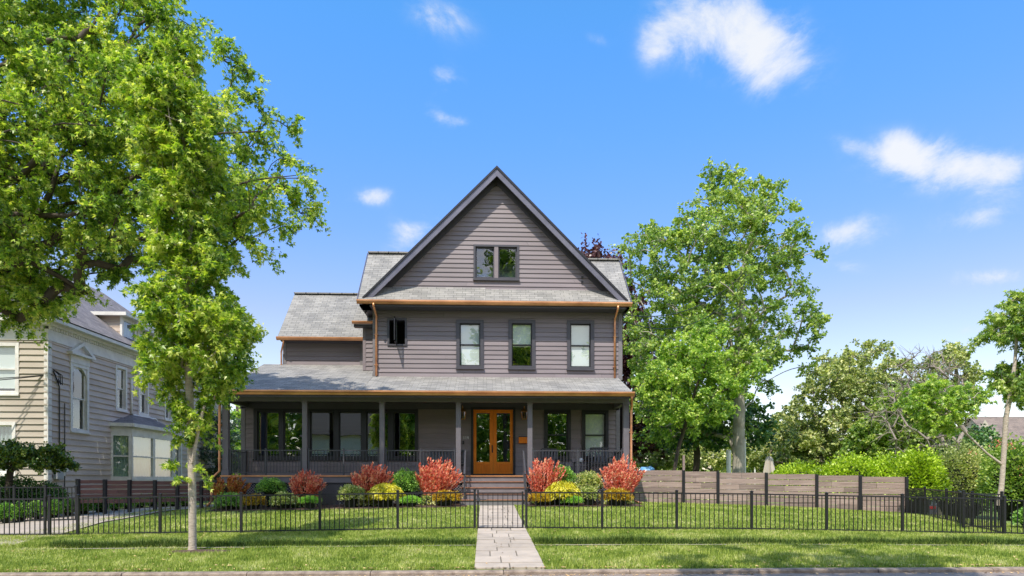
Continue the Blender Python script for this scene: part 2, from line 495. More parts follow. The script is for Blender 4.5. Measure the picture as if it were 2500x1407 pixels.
# kerb in lengths with joints
mb = MB(); x = -60.0
while x < 60:
    w = 1.9 + .25 * rnd.random(); dz = rnd.uniform(-.004, .004); dy = rnd.uniform(-.006, .006)
    prof = [(0, 10.47 + dy, -.2), (0, 10.48 + dy, .005 + dz), (0, 10.50 + dy, .026 + dz), (0, 10.62, .032 + dz), (0, 10.64, -.2)]
    mb.extrude(prof, (x + .006, 0, 0), (x + w - .006, 0, 0)); x += w
mb.build('kerb', M['kerb'], kind='structure')
mb = MB(); mb.box(-900, 900, -1.0, 10.5, -.4, -.035)
mb.build('road', M['asphalt'], kind='structure')
mb = MB(); mb.box(-900, 900, -900, -1.02, -.4, .04)
mb.build('far_verge', M['lawn'], kind='structure')

# sunken pavement edge
def offs(x, y): return G(x, y) + .02
WXL0, WXR0 = W(1157, 10.7), W(1331, 10.7)      # walkway edges
WXL1, WXR1 = W(1171, 21.2), W(1256, 21.2)
def wl(y): return WXL0 + (WXL1 - WXL0) * (y - 10.7) / 10.5
def wr(y): return WXR0 + (WXR1 - WXR0) * (y - 10.7) / 10.5
mb = surface(-8.9, wl(13.2), 12.93, 13.22, .5, .06, hf=lambda x, y: G(x, y) + .022)
mb2 = surface(wr(13.2), 26, 12.93, 13.22, .5, .06, hf=lambda x, y: G(x, y) + .022)
mb.add(mb2.v, mb2.f)
mb.build('pavement', M['concrete'], kind='structure')

# flagstone walkway
mb = MB(); y = 10.64
while y < 21.25:
    d = rnd.choice([.42, .5, .58, .36]); y2 = min(y + d, 21.27)
    if y < 13.25 < y2 + .1: y2 = 13.25
    alt = not globals().get('alt', False); cuts = [0, rnd.uniform(.22, .36), rnd.uniform(.6, .7), 1] if (alt and rnd.random() < .55) else ([0, rnd.uniform(.42, .6), 1] if alt else [0, rnd.uniform(.26, .4) if rnd.random() < .5 else rnd.uniform(.66, .78), 1])
    for a, bq in zip(cuts[:-1], cuts[1:]):
        gp = .011; h = rnd.uniform(.028, .038)
        def pt(t, yy, zo): 
            x = wl(yy) + (wr(yy) - wl(yy)) * t; return (x, yy, G(x, yy if not 13.0 < yy < 13.45 else 13.0) + zo)
        ga = gp / (wr(y) - wl(y))
        q = [pt(a + ga, y + gp, h), pt(bq - ga, y + gp, h), pt(bq - ga, y2 - gp, h), pt(a + ga, y2 - gp, h)]
        lo = [(p[0], p[1], p[2] - .12) for p in q]
        mb.add(q + lo, [(0, 1, 2, 3), (5, 1, 0, 4), (6, 2, 1, 5), (7, 3, 2, 6), (4, 0, 3, 7)])
    y = y2
mb.build('walkway', M['flag'], kind='structure')
mb = surface(0, 1, 10.66, 21.26, 1, .25, hf=lambda x, y: G(wl(y), y if not 13.0 < y < 13.45 else 13.0) + .018)
mb.v = [(wl(p[1]) + .01 + p[0] * (wr(p[1]) - wl(p[1]) - .02), p[1], p[2]) for p in mb.v]
mb.build('walkway_bed', mp('joint grit', (.2, .18, .16), (.12, .11, .09), scale=30, rough=.95), kind='structure')

# driveway: comes in at the far left, bends behind the fence towards the left side of the house
def poly_strip(left, right, n, zoff, hf=G, sub=8):
    mb = MB(); vs = []
    def samp(pl, t):
        t *= len(pl) - 1; i = min(int(t), len(pl) - 2); f = t - i
        return (pl[i][0] * (1 - f) + pl[i + 1][0] * f, pl[i][1] * (1 - f) + pl[i + 1][1] * f)
    for i in range(n + 1):
        a = samp(left, i / n); c = samp(right, i / n)
        for k in range(sub + 1):
            f = k / sub; x = a[0] * (1 - f) + c[0] * f; y = a[1] * (1 - f) + c[1] * f; vs.append((x, y, hf(x, y) + zoff))
    mb.add(vs, [(i * (sub + 1) + k, i * (sub + 1) + k + 1, (i + 1) * (sub + 1) + k + 1, (i + 1) * (sub + 1) + k) for i in range(n) for k in range(sub)])
    return mb
def gp(px, py):   # ground point under a pixel of the left side
    Y = 14.0
    for _ in range(30):
        x = W(px, Y); z = G(x, Y); v = (HOR - py) / FPX; u = (px - 1250) / FPX
        t = (EYE - z) / -v; Y = .5 * Y + .5 * t * (cy_ - u * sy_)
    return (W(px, Y), Y)
farE = [gp(-260, 1300), gp(-100, 1285), gp(0, 1278), gp(100, 1262), gp(200, 1251), gp(300, 1245), gp(400, 1240), gp(460, 1236), gp(560, 1233)]
nearE = [gp(-300, 1420), gp(-150, 1375), gp(10, 1342), gp(90, 1318), gp(160, 1303), gp(250, 1277), gp(330, 1263), gp(420, 1247), gp(560, 1240)]
DRV = (farE, nearE)
poly_strip(nearE, farE, 60, .025).build('driveway', M['concrete'], kind='structure')
mb = surface(-14, W(-20, 14), 10.62, 15.2, 1, .4, zoff=.022); mb.build('driveway_apron', M['concrete'], kind='structure')
def in_drive(x, y):
    # far edge and near edge as functions of x
    def yat(pl):
        for a, c in zip(pl[:-1], pl[1:]):
            lo, hi = sorted((a[0], c[0]))
            if lo <= x <= hi: return a[1] + (c[1] - a[1]) * (x - a[0]) / (c[0] - a[0] + 1e-9)
        return None
    f = yat(farE); n = yat(nearE)
    if f is None or n is None: return x < -12
    return n < y < f + .1

# planting beds in front of the porch
BEDS = []
def bed(name, x0, x1, y0, y1):
    mb = MB(); n = 40; top = []; 
    for i in range(n + 1):
        x = x0 + (x1 - x0) * i / n; yy = y0 + .12 * math.sin(i * .7) + .06 * math.sin(i * 1.9); top.append((x, yy))
    for i in range(n):
        a, c = top[i], top[i + 1]
        mb.quad((a[0], a[1], G(*a) + .03), (c[0], c[1], G(*c) + .03), (c[0], y1, G(c[0], y1) + .07), (a[0], y1, G(a[0], y1) + .07))
    BEDS.append((x0, x1, y0, y1)); return mb.build(name, M['mulch'], kind='structure')
bed('planting_bed', W(510, 21.3), W(1140, 21.3), 20.95, 22.9)
bed('planting_bed', W(1284, 21.3), W(1570, 21.3), 21.0, 22.9)
mb = poly_strip([(p[0], p[1] + .02) for p in farE], [(p[0], p[1] + 1.0) for p in farE], 40, .04); mb.build('planting_bed', M['mulch'], kind='structure')

# grass blades
def grass(name, x0, x1, y0, y1, dens, h, label, w=.007, skip=None):
    n = int((x1 - x0) * (y1 - y0) * dens)
    x = rng.uniform(x0, x1, n); y = rng.uniform(y0, y1, n)
    keep = np.array([skip is None or not skip(a, c) for a, c in zip(x, y)])
    x = x[keep]; y = y[keep]; n = len(x)
    z = np.array([G(a, c) for a, c in zip(x, y)])
    hh = h * rng.uniform(.5, 1.25, n) * (1 + .35 * np.sin(x * 1.7 + 1.3 * np.sin(y * 2.1)) * np.sin(y * 2.9 + x))
    lip = (y > 13.2) & (y < 13.62); hh = np.where(lip, hh * 2.0, hh)
    an = rng.uniform(0, math.tau, n); lean = rng.uniform(.15, .9, n) * hh
    dx, dy = np.cos(an), np.sin(an); wx, wy = -dy * w, dx * w
    V = np.empty((n, 3, 3)); V[:, 0] = np.stack([x - wx, y - wy, z - .01], 1); V[:, 1] = np.stack([x + wx, y + wy, z - .01], 1)
    V[:, 2] = np.stack([x + dx * lean, y + dy * lean, z + hh], 1)
    o = np_mesh(name, V.reshape(-1, 3), np.arange(3 * n).reshape(-1, 3), M['grass'], k=3)
    return tag(o, label, 'grass', kind='stuff')
m, nt, out = newmat('grass blades')
g = geo(nt); P = g.outputs['Position']
a1 = nt.nodes.new('ShaderNodeMath'); a1.operation = 'MULTIPLY_ADD'; L(nt, g.outputs['Random Per Island'], a1.inputs[0]); a1.inputs[1].default_value = .5
a2 = nt.nodes.new('ShaderNodeMath'); a2.operation = 'MULTIPLY_ADD'; L(nt, noise(nt, 1.1, 6, .7, P), a2.inputs[0]); a2.inputs[1].default_value = 1.8; a2.inputs[2].default_value = -.63
a3 = nt.nodes.new('ShaderNodeMath'); a3.operation = 'MULTIPLY_ADD'; L(nt, noise(nt, 7, 4, .7, P), a3.inputs[0]); a3.inputs[1].default_value = 1.3; L(nt, a2.outputs[0], a3.inputs[2]); a4 = nt.nodes.new('ShaderNodeMath'); a4.operation = 'SUBTRACT'; L(nt, a3.outputs[0], a4.inputs[0]); a4.inputs[1].default_value = .68; L(nt, a4.outputs[0], a1.inputs[2])
c = ramp(nt, a1.outputs[0], [(.03, (.10, .18, .022)), (.36, (.28, .38, .05)), (.66, (.49, .56, .11)), (.95, (.84, .79, .40))])
b = nt.nodes.new('ShaderNodeBsdfPrincipled'); L(nt, c, b.inputs['Base Color']); b.inputs['Roughness'].default_value = .55; b.inputs['Specular IOR Level'].default_value = .3
t = nt.nodes.new('ShaderNodeBsdfTranslucent'); L(nt, c, t.inputs[0])
mx = nt.nodes.new('ShaderNodeMixShader'); mx.inputs[0].default_value = .35; L(nt, b.outputs[0], mx.inputs[1]); L(nt, t.outputs[0], mx.inputs[2]); L(nt, mx.outputs[0], out.inputs[0])
M['grass'] = m
TRX, TRY = W(470, 12.6), 12.6     # young tree base
def skip_near(x, y):
    if wl(y) < x < wr(y): return True
    if 12.96 < y < 13.2 and -8.9 < x < 26 and math.sin(x * 3.1) + .6 * math.sin(x * 7.7) + .5 * math.sin(x * 23) > -.35: return True
    if in_drive(x, y) or x < -13: return True
    if (x - TRX - .15) ** 2 / .35 + (y - TRY + .05) ** 2 / .05 < 1: return True
    return False
def skip_far(x, y):
    if wl(y) < x < wr(y) or in_drive(x, y): return True
    for b_ in BEDS:
        if b_[0] < x < b_[1] and b_[2] - .02 < y: return True
    if -9.4 < x < 5.4 and y > 22.9: return True
    for a, c in zip(farE[:-1], farE[1:]):
        if a[0] < x < c[0] and y > a[1]: return True
    return x < -11
grass('grass', -12.5, 13.5, 10.63, 15.6, 2600, .055, 'mown green grass strip between the kerb and the black metal fence', skip=skip_near)
grass('grass', -11, 15.5, 15.6, 23.5, 900, .05, 'mown front lawn behind the black metal fence', w=.011, skip=skip_far)
grass('grass', 5.5, 22, 23.5, 26, 350, .06, 'rougher grass along the foot of the weathered wooden fence', w=.013, skip=lambda x, y: y > 25 - (x - 5) * .2)
M['grass_main'] = M['grass']
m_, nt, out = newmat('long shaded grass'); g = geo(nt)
c = ramp(nt, g.outputs['Random Per Island'], [(0, (.03, .07, .012)), (.6, (.08, .16, .02)), (1, (.22, .32, .05))])  # dark greens stand in for shade at the foot of the long grass
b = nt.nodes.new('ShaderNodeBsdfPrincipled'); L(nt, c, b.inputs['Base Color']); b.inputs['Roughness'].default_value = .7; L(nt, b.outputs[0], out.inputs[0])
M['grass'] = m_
grass('long_grass', -8.6, 13.5, 13.30, 13.46, 9000, .075, 'fringe of longer grass over the edge of the buried pavement, shade put into its dark green', skip=lambda x, y: wl(y) - .03 < x < wr(y) + .03)
M['grass'] = M['grass_main']
# dropped leaves and petals in the gutter and on the grass
n = 1500; x = rng.uniform(-12, 13, n); y = np.where(rng.uniform(0, 1, n) < .6, rng.normal(10.42, .07, n), rng.uniform(10.5, 15.4, n))
y = np.where((y > 10.44) & (y < 10.64), 10.64, y); z = np.array([(-.03 if b_ <= 10.47 else G(a_, b_) + .035) for a_, b_ in zip(x, y)]); V = np.empty((n, 4, 3))
an = rng.uniform(0, math.tau, n); s = rng.uniform(.012, .04, n); c_, d_ = np.cos(an) * s, np.sin(an) * s
V[:, 0] = np.stack([x - c_, y - d_, z], 1); V[:, 1] = np.stack([x + d_ * .5, y - c_ * .5, z + .006], 1); V[:, 2] = np.stack([x + c_, y + d_, z + .01], 1); V[:, 3] = np.stack([x - d_ * .5, y + c_ * .5, z], 1)
tag(np_mesh('fallen_leaves', V.reshape(-1, 3), np.arange(4 * n).reshape(-1, 4), mp('dry leaf litter', (.75, .52, .26), (.38, .22, .09), scale=30, island=.4)), 'dry fallen leaves and petals along the kerb and on the grass', 'leaves', kind='stuff')
# mulch ring at the young tree, with loose chips
mb = MB(); n = 28; ctr = (TRX + .15, TRY - .05)
ring = [(ctr[0] + .6 * math.cos(k / n * math.tau) * (1 + .1 * math.sin(k * 3)), ctr[1] + .23 * math.sin(k / n * math.tau)) for k in range(n)]
for k in range(n):
    a, c = ring[k], ring[(k + 1) % n]; mb.tri((ctr[0], ctr[1], G(*ctr) + .05), (a[0], a[1], G(*a) + .01), (c[0], c[1], G(*c) + .01))
mb.build('tree_pit', M['mulch'], kind='structure')

# ------------------------------------------------------------------ building helpers
def siding(mb, F, u0, u1, z0, z1, exp, holes=(), clip=None, lap=.028):
    """lapped boards; holes = (ua,ub,za,zb); clip(z)->(uL,uR)"""
    O, U, N = F
    def P3(u, n, z):
        p = O + U * u + N * n; return (p[0], p[1], z)
    rows = int(math.ceil((z1 - z0) / exp - 1e-6))
    for r in range(rows):
        ra = z0 + r * exp; rb = min(z0 + (r + 1) * exp, z1)
        brk = sorted(set([ra, rb] + [z for h in holes for z in (h[2], h[3]) if ra < z < rb]))
        segs = []
        for za, zb in zip(brk[:-1], brk[1:]):
            la, Ra = clip(za) if clip else (u0, u1); lb, Rb = clip(zb) if clip else (u0, u1)
            if Ra - la < .01: continue
            cur = [(la, lb)]; ends = []
            hs = sorted([h for h in holes if h[2] < (za + zb) / 2 < h[3]])
            for h in hs:
                ends.append(((cur[-1]), (h[0], h[0]))); cur.append((h[1], h[1]))
            ends.append((cur[-1], (Ra, Rb)))
            na = .003 + lap * (1 - (za - ra) / exp); nb = .003 + lap * (1 - (zb - ra) / exp)
            for (sa, sb), (ea, eb) in ends:
                if ea - sa < .002 and eb - sb < .002: continue
                # split long boards into lengths so they differ slightly
                pieces = [(0, 1)]
                Lg = ea - sa
                if Lg > 2.6 and za == ra:
                    k_ = max(1, round(Lg / 3.3)); cs_ = [0] + [(j_ + rnd.uniform(-.3, .3)) / (k_ + .001) for j_ in range(1, k_ + 1) if 0 < (j_ - .3) / k_ < .93] + [1]; cs_ = sorted(c_ for c_ in cs_ if 0 <= c_ <= 1); pieces = list(zip(cs_[:-1], cs_[1:]))
                for (t0, t1) in pieces:
                    A0 = sa + (ea - sa) * t0 + (.005 if t0 else 0); A1 = sa + (ea - sa) * t1
                    B0 = sb + (eb - sb) * t0 + (.005 if t0 else 0); B1 = sb + (eb - sb) * t1
                    vs = [P3(A0, na, za), P3(A1, na, za), P3(B1, nb, zb), P3(B0, nb, zb)]
                    if za == ra:
                        vs += [P3(A0, 0, za + .001), P3(A1, 0, za + .001)]
                        mb.add(vs, [(0, 1, 2, 3), (4, 5, 1, 0)])
                    else:
                        mb.add(vs, [(0, 1, 2, 3)])


def window(parent, F, u0, u1, z0, z1, trim, kind='hung', casing=.09, blind=0, curtain=False, glass=None, sashmat=None, depth=.06, label=None, sill=True, room=True, sash=.045):
    """u0..z1 = outer edge of the casing. Returns the window part (casing); pane, sash, blind, room are its children."""
    glass = glass or M['glass']; sashmat = sashmat or trim
    mb = MB(); a = casing
    mb.fbox(F, u0, u0 + a, -.12, depth, z0, z1); mb.fbox(F, u1 - a, u1, -.12, depth, z0, z1)
    mb.fbox(F, u0 + a, u1 - a, -.12, depth + .003, z1 - a, z1); mb.fbox(F, u0 + a, u1 - a, -.12, depth + .003, z0, z0 + a * .8)
    if sill: mb.fbox(F, u0 - .02, u1 + .02, depth - .02, depth + .045, z0 - .04, z0 + .015)
    w = mb.build('window', trim, parent, label=label)
    i0, i1, j0, j1 = u0 + a, u1 - a, z0 + a * .8, z1 - a
    fm = MB(); s = sash; zm = (j0 + j1) / 2
    if kind == 'hung':
        sashes = [(i0, i1, zm - .02, j1, -.03), (i0, i1, j0, zm + .02, -.065)]
    elif kind == 'fixed': sashes = [(i0, i1, j0, j1, -.03)]
    else: sashes = kind
    pn = MB()
    for (a0, a1, b0, b1, n) in sashes:
        fm.fbox(F, a0, a0 + s, n - .03, n, b0, b1); fm.fbox(F, a1 - s, a1, n - .03, n, b0, b1)
        fm.fbox(F, a0 + s, a1 - s, n - .03, n + .001, b1 - s, b1); fm.fbox(F, a0 + s, a1 - s, n - .03, n + .001, b0, b0 + s)
        O, U, N = F
        q = [O + U * uu + N * (n - .015) for uu in (a0 + s, a1 - s, a1 - s, a0 + s)]
        zz = (b0 + s, b0 + s, b1 - s, b1 - s)
        pn.quad(*[(p[0], p[1], z) for p, z in zip(q, zz)])
    fm.build('sash', sashmat, w); pn.build('pane', glass, w)
    O, U, N = F
    def P3(u, n, z):
        p = O + U * u + N * n; return (p[0], p[1], z)
    if blind:
        bz = j1 - (j1 - j0) * blind
        mb = MB(); mb.quad(P3(i0 + .01, -.11, bz), P3(i1 - .01, -.11, bz), P3(i1 - .01, -.11, j1), P3(i0 + .01, -.11, j1))
        mb.fbox(F, i0 + .01, i1 - .01, -.12, -.1, bz - .025, bz); mb.build('blind', M['blind'], w)
    if curtain:
        mb = MB(); n = 24
        for k in range(n):
            ua = i0 + (i1 - i0) * k / n; ub = i0 + (i1 - i0) * (k + 1) / n
            na = -.13 - .025 * math.sin(k * 1.9) - .01 * math.sin(k * 4.1); nb = -.13 - .025 * math.sin((k + 1) * 1.9) - .01 * math.sin((k + 1) * 4.1)
            mb.quad(P3(ua, na, j0), P3(ub, nb, j0), P3(ub, nb, j1), P3(ua, na, j1))
        mb.build('curtain', M['curtain'], w, smooth=True)
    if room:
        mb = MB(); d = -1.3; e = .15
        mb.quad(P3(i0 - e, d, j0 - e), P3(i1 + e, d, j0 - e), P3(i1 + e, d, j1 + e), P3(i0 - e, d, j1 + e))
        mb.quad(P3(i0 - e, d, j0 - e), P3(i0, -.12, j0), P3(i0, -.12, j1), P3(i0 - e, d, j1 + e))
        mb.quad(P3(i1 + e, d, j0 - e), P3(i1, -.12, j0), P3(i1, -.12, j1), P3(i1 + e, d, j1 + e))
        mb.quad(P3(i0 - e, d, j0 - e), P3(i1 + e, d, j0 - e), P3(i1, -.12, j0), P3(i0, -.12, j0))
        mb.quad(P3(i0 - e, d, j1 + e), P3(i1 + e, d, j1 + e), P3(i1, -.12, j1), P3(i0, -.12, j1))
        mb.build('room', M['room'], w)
    return w


def roofquad(mb, a, b, c, d, th=.05):
    """a,b = eave left/right, c,d = top right/left; uv in metres; gives the sheet a thickness below"""
    a, b, c, d = map(Vector, (a, b, c, d))
    U = (b - a).normalized(); nrm = U.cross((d - a)).normalized(); V_ = nrm.cross(U)
    uv = [((p - a).dot(U), (p - a).dot(V_)) for p in (a, b, c, d)]
    mb.quad(a, b, c, d, uv)
    lo = [p - nrm * th for p in (a, b, c, d)]
    z = [(0, 0)] * 4
    mb.quad(lo[3], lo[2], lo[1], lo[0], z)
    mb.quad(lo[0], lo[1], b, a, z); mb.quad(lo[1], lo[2], c, b, z); mb.quad(lo[2], lo[3], d, c, z); mb.quad(lo[3], lo[0], a, d, z)


def gutter(mb, p, q, out, h=.13, w=.13):
    o = Vector(out); u = Vector((0, 0, 1))
    prof = [o * 0, o * 0 + u * -h, o * (w * .55) - u * h, o * (w * .75) - u * (h * .6), o * w - u * (h * .35), o * w, o * (w - .02), o * (w - .025) - u * .05, o * .015 - u * .05, o * .015]
    mb.extrude(prof, p, q)


V3 = Vector
# ================================================================== THE HOUSE
YW = 25.0
FR = (V3((0, YW, 0)), V3((1, 0, 0)), V3((0, -1, 0)))
xl1, xr1 = W(590, YW), 5.14            # ground floor wall
xl2, xr2 = W(911, YW), W(1519, YW)     # upper wall
FLOOR = Zp(1161, 22.9)
house = thing('house', 'dark grey clapboard house with steep front gable, copper gutters and full width front porch', 'house', (0, YW, G(0, YW)))
H = house
# opening list (pixel rectangles of the casing)
def R(px0, px1, py0, py1, Y=YW):
    c = (px0 + px1) / 2
    return (W(px0, Y), W(px1, Y), Zp(py1, Y, c), Zp(py0, Y, c))
attic = R(1156, 1267, 599, 684)
w2 = [R(1114, 1181, 782, 900), R(1241, 1307, 782, 901), R(1384, 1450, 783, 903)]
cas = R(946, 994, 778, 845)
bank = R(620, 1021, 999, 1123)
w1 = [R(1328, 1393, 1001, 1122), R(1420, 1485, 1002, 1122)]
doorR = R(1150, 1258, 995, 1159)
doorR = (doorR[0], doorR[1], FLOOR, doorR[3])
def ins(r, d=.03): return (r[0] + d, r[1] - d, r[2] + d, r[3] - d)
zpr = Zp(920, YW)       # porch roof meets the wall
zeave = Zp(738, 24.35, 1200)
# ground floor walls
mb = MB()
siding(mb, FR, xl1, xr1, FLOOR, zpr - .45, .178, holes=[ins(bank), ins(w1[0]), ins(w1[1]), ins(doorR)])
mb.build('lower_wall', M['siding_porch'], H)
mb = MB()
siding(mb, FR, xl2, xr2, zpr - .03, Zp(746, YW), .1745, holes=[ins(w) for w in w2] + [ins(cas)])
mb.build('upper_wall', M['siding'], H)
# gable wall
apx = W(1213, 24.6); apz = Zp(411, 24.6, 1213)
gl = W(886, 24.6); gr = W(1532, 24.6); gz = Zp(734, 24.6, 1200)
def gclip(z):
    t = (z - gz) / (apz - gz); m_ = .42
    return (gl + m_ + (apx - gl) * t, gr - m_ - (gr - apx) * t)
mb = MB()
siding(mb, FR, -9, 9, Zp(722, YW), apz - .5, .1745, holes=[ins(attic)], clip=gclip)
mb.build('gable_wall', M['siding'], H)
# side and back walls (plain laps)
mb = MB(); side_l = (V3((xl2, YW, 0)), V3((0, 1, 0)), V3((-1, 0, 0))); side_r = (V3((xr2, YW, 0)), V3((0, 1, 0)), V3((1, 0, 0)))
siding(mb, side_r, 0, 9, FLOOR - .3, zeave, .1745); siding(mb, side_l, 0, 9, zpr - .5, zeave, .1745)
mb.fbox((V3((0, 34, 0)), V3((1, 0, 0)), V3((0, 1, 0))), xl1, xr2, -.1, 0, .4, zeave)
sl1 = (V3((xl1, YW, 0)), V3((0, 1, 0)), V3((-1, 0, 0)))
siding(mb, sl1, 0, 9, .5, 4.7, .1745)
# foundation skirt
mb.box(xl1 + .05, xr1 - .05, YW + .02, 33.9, .2, FLOOR)
mb.build('side_wall', M['siding'], H)
# corner boards
mb = MB()
for (x, z0, z1) in ((xl2, zpr - .1, zeave - .05), (xr2 - .14, zpr - .1, zeave - .05), (xl1, FLOOR, zpr - .5), (xr1 - .12, FLOOR, zpr - .5)):
    mb = MB(); mb.fbox(FR, x - .012, x + .14, -.14, .04, z0, z1); mb.build('corner_board', M['deckrim'], H)
# left wing, set back
YL = 27.2
FL = (V3((0, YL, 0)), V3((1, 0, 0)), V3((0, -1, 0)))
wl0, wl1_ = W(692, YL), W(885, YL)
mb = MB(); siding(mb, FL, wl0, wl1_, Zp(902, YL, 780), Zp(826, YL, 780), .18)
mb.box(wl0, wl1_, YL + .03, 33, 3.5, Zp(830, YL, 780)); mb.build('wing_wall', M['siding'], H)
mb = MB()
mb.fbox(FL, wl0 - .02, wl0 + .12, -.12, .035, Zp(902, YL, 780), Zp(830, YL, 780)); mb.build('corner_board', M['deckrim'], H)
mb = MB(); mb.fbox(FL, wl1_ - .1, wl1_ + .05, -.12, .035, Zp(902, YL, 780), Zp(826, YL, 780))
mb.build('corner_board', M['deckrim'], H)
# wing gable roof: ridge parallel to the street
ze = Zp(824, 26.8, 780); el, er = W(677, 26.8), W(886, 26.8) + .3
YRg = 29.2; zr = Zp(719, YRg, 780)
mb = MB()
roofquad(mb, (el, 26.8, ze), (er + 1.2, 26.8, ze), (er + 1.2, YRg, zr), (el, YRg, zr))
roofquad(mb, (er + 1.2, 31.6, ze), (el, 31.6, ze), (el, YRg, zr + .002), (er + 1.2, YRg, zr + .002))
mb.bar((el, YRg, zr + .03), (er, YRg, zr + .03), .22, .05)
mb.build('wing_roof', M['shingle'], H)
mb = MB(); mb.tri((wl0 + .01, 26.9, ze - .05), (wl0 + .01, 31.5, ze - .05), (wl0 + .01, YRg, zr - .08)); mb.box(wl0, er, 26.82, 27.2, ze - .16, ze - .1)
mb.build('soffit', M['trim'], H)
mb = MB(); gutter(mb, (el - .02, 26.8, ze + .0), (W(886, 26.8) + .05, 26.8, ze + .0), (0, -1, 0)); mb.build('gutter', M['copper'], H)
mb = MB(); xd = W(694, 26.9); mb.tube([(xd, 26.78, ze - .12), (xd + .0, 26.78, ze - .22), (wl0 - .06, 27.1, ze - .55), (wl0 - .06, 27.12, Zp(900, YL, 700))], .035, 8); mb.build('downspout', M['copper'], H)
# narrow link wall between wing and main block
YK = 26.0; FK = (V3((0, YK, 0)), V3((1, 0, 0)), V3((0, -1, 0)))
k0, k1 = W(887, YK), xl2 + .02
mb = MB(); siding(mb, FK, k0, k1, Zp(905, YK, 900), Zp(795, YK, 900), .178); mb.fbox(FK, k0 - .015, k0 + .1, -.12, .035, Zp(905, YK, 900), Zp(797, YK, 900))
mb.box(k0, k1, YK + .02, 30, 5.4, Zp(797, YK, 900)); mb.build('link_wall', M['siding'], H)
zk = Zp(785, 25.7, 880)
mb = MB(); gutter(mb, (W(860, 25.7), 25.7, zk), (xl2 - .03, 25.7, zk), (0, -1, 0), .1, .12); mb.build('gutter', M['copper'], H)
mb = MB(); kx0 = W(862, 25.7)
roofquad(mb, (kx0, 25.7, zk + .01), (xl2 + .3, 25.7, zk + .01), (xl2 + .3, 27.2, zk + 1.5), (kx0 + .15, 27.2, zk + 1.5))
mb.build('link_roof', M['shingle'], H)
mb = MB(); mb.box(kx0 + .02, xl2, 25.72, 26.0, zk - .2, zk - .1); mb.build('soffit', M['trim'], H)

# main side gabled roof, front slope left and right of the gable
YE = 24.35; xL = W(873, YE); xR = W(1541, YE); zE = zeave
YRI = 26.6; zRl = Zp(619, YRI, 895); zRr = Zp(637, YRI, 1510)
mb = MB()
roofquad(mb, (xL, YE, zE), (0, YE, zE), (0, YRI, zRl), (xL, YRI, zRl))
roofquad(mb, (0, YE, zE), (xR, YE, zE), (xR, YRI, zRr), (0, YRI, zRr))
roofquad(mb, (xR, 33.8, zE), (xL, 33.8, zE), (xL, YRI + .01, zRl + .01), (xR, YRI + .01, zRr + .01))
mb.bar((xL, YRI, zRl + .03), (-1.8, YRI, zRl + .03), .24, .05); mb.bar((2.5, YRI, zRr + .03), (xR, YRI, zRr + .03), .24, .05)
mb.build('main_roof', M['shingle'], H)
mb = MB()   # side gable triangles and soffits
for x, zz in ((xl2, zRl), (xr2, zRr)):
    mb.tri((x, YE + .4, zE - .02), (x, 33.5, zE - .02), (x, YRI, zz - .3))
mb.box(xL + .06, xR - .06, YE + .01, YW - .005, zE - .19, zE - .12)
mb.box(xL + .06, xl2 - .02, YE + .01, 33, zE - .19, zE - .12); mb.box(xr2 + .02, xR - .06, YE + .01, 33, zE - .19, zE - .12)
mb.build('soffit', M['trim'], H)
mb = MB()   # frieze board under the eave
mb.fbox(FR, xl2, xr2, 0, .045, Zp(757, YW), zE - .18); mb.build('frieze', M['trim'], H)
mb = MB(); gutter(mb, (xL - .02, YE, zE + .02), (xR + .02, YE, zE + .02), (0, -1, 0), .14, .14)
mb.build('gutter', M['copper'], H)
mb = MB(); mb.bar((xR + .03, YE, zE), (xR + .03, YRI, zRr), .03, .05); mb.build('drip_edge', M['rakemetal'], H); mb = MB(); mb.bar((xL - .03, YE, zE), (xL - .03, YRI, zRl), .03, .05); mb.build('drip_edge', M['rakemetal'], H)
# front gable roof
GYf = 24.55; gb = 32.0
mb = MB()
roofquad(mb, (gl, gb, gz), (gl, GYf, gz), (apx, GYf, apz), (apx, gb, apz), .06)
roofquad(mb, (gr, GYf, gz), (gr, gb, gz), (apx, gb, apz), (apx, GYf, apz), .06)
mb.build('gable_roof', M['shingle'], H)
def rake(name, mat, y0, y1, t0, t1, sh=0):
    """band following both rakes, from perpendicular offset t0 down to t1 (measured vertically)"""
    mb = MB()
    for (xe) in (gl, gr):
        z = lambda x: apz + (gz - apz) * abs(x - apx) / abs(xe - apx)
        xs_ = [xe + (sh if xe < apx else -sh), apx]
        q = [(x, z(x) - t0) for x in xs_] + [(x, z(x) - t1) for x in reversed(xs_)]
        f = [(x, y0, zz) for x, zz in q]; bk = [(x, y1, zz) for x, zz in q]
        mb.add(f + bk, [(0, 1, 2, 3), (7, 6, 5, 4), (0, 4, 5, 1), (1, 5, 6, 2), (2, 6, 7, 3), (3, 7, 4, 0)])
    return mb.build(name, mat, H)
rake('rake_board', M['rakemetal'], GYf - .05, GYf + .02, .05, .33)
rake('rake_trim', M['black'], GYf - .09, GYf + .03, -.04, .06)
rake('rake_soffit', M['trim'], GYf + .02, YW - .003, .10, .16)
rake('rake_frieze', M['trim'], YW - .05, YW - .004, .16, .45)
# two small vents on the gable
mb = MB()
for py in (678, 690):
    mb = MB(); x, z = W(1421, YW), Zp(py, YW, 1421); mb.fbox(FR, x - .035, x + .035, 0, .07, z - .035, z + .04); mb.build('wall_vent', M['black'], H)

# upper windows
for i, (r, bl, lb) in enumerate(((w2[0], 1.0, 'upstairs window with its pale blind almost fully down'), (w2[1], .52, 'upstairs window with its pale blind half down'), (w2[2], 1.0, 'upstairs window with its pale blind fully down'))):
    window(H, FR, *r, M['trim'], blind=bl, label=lb, sashmat=M['black'], casing=.13)
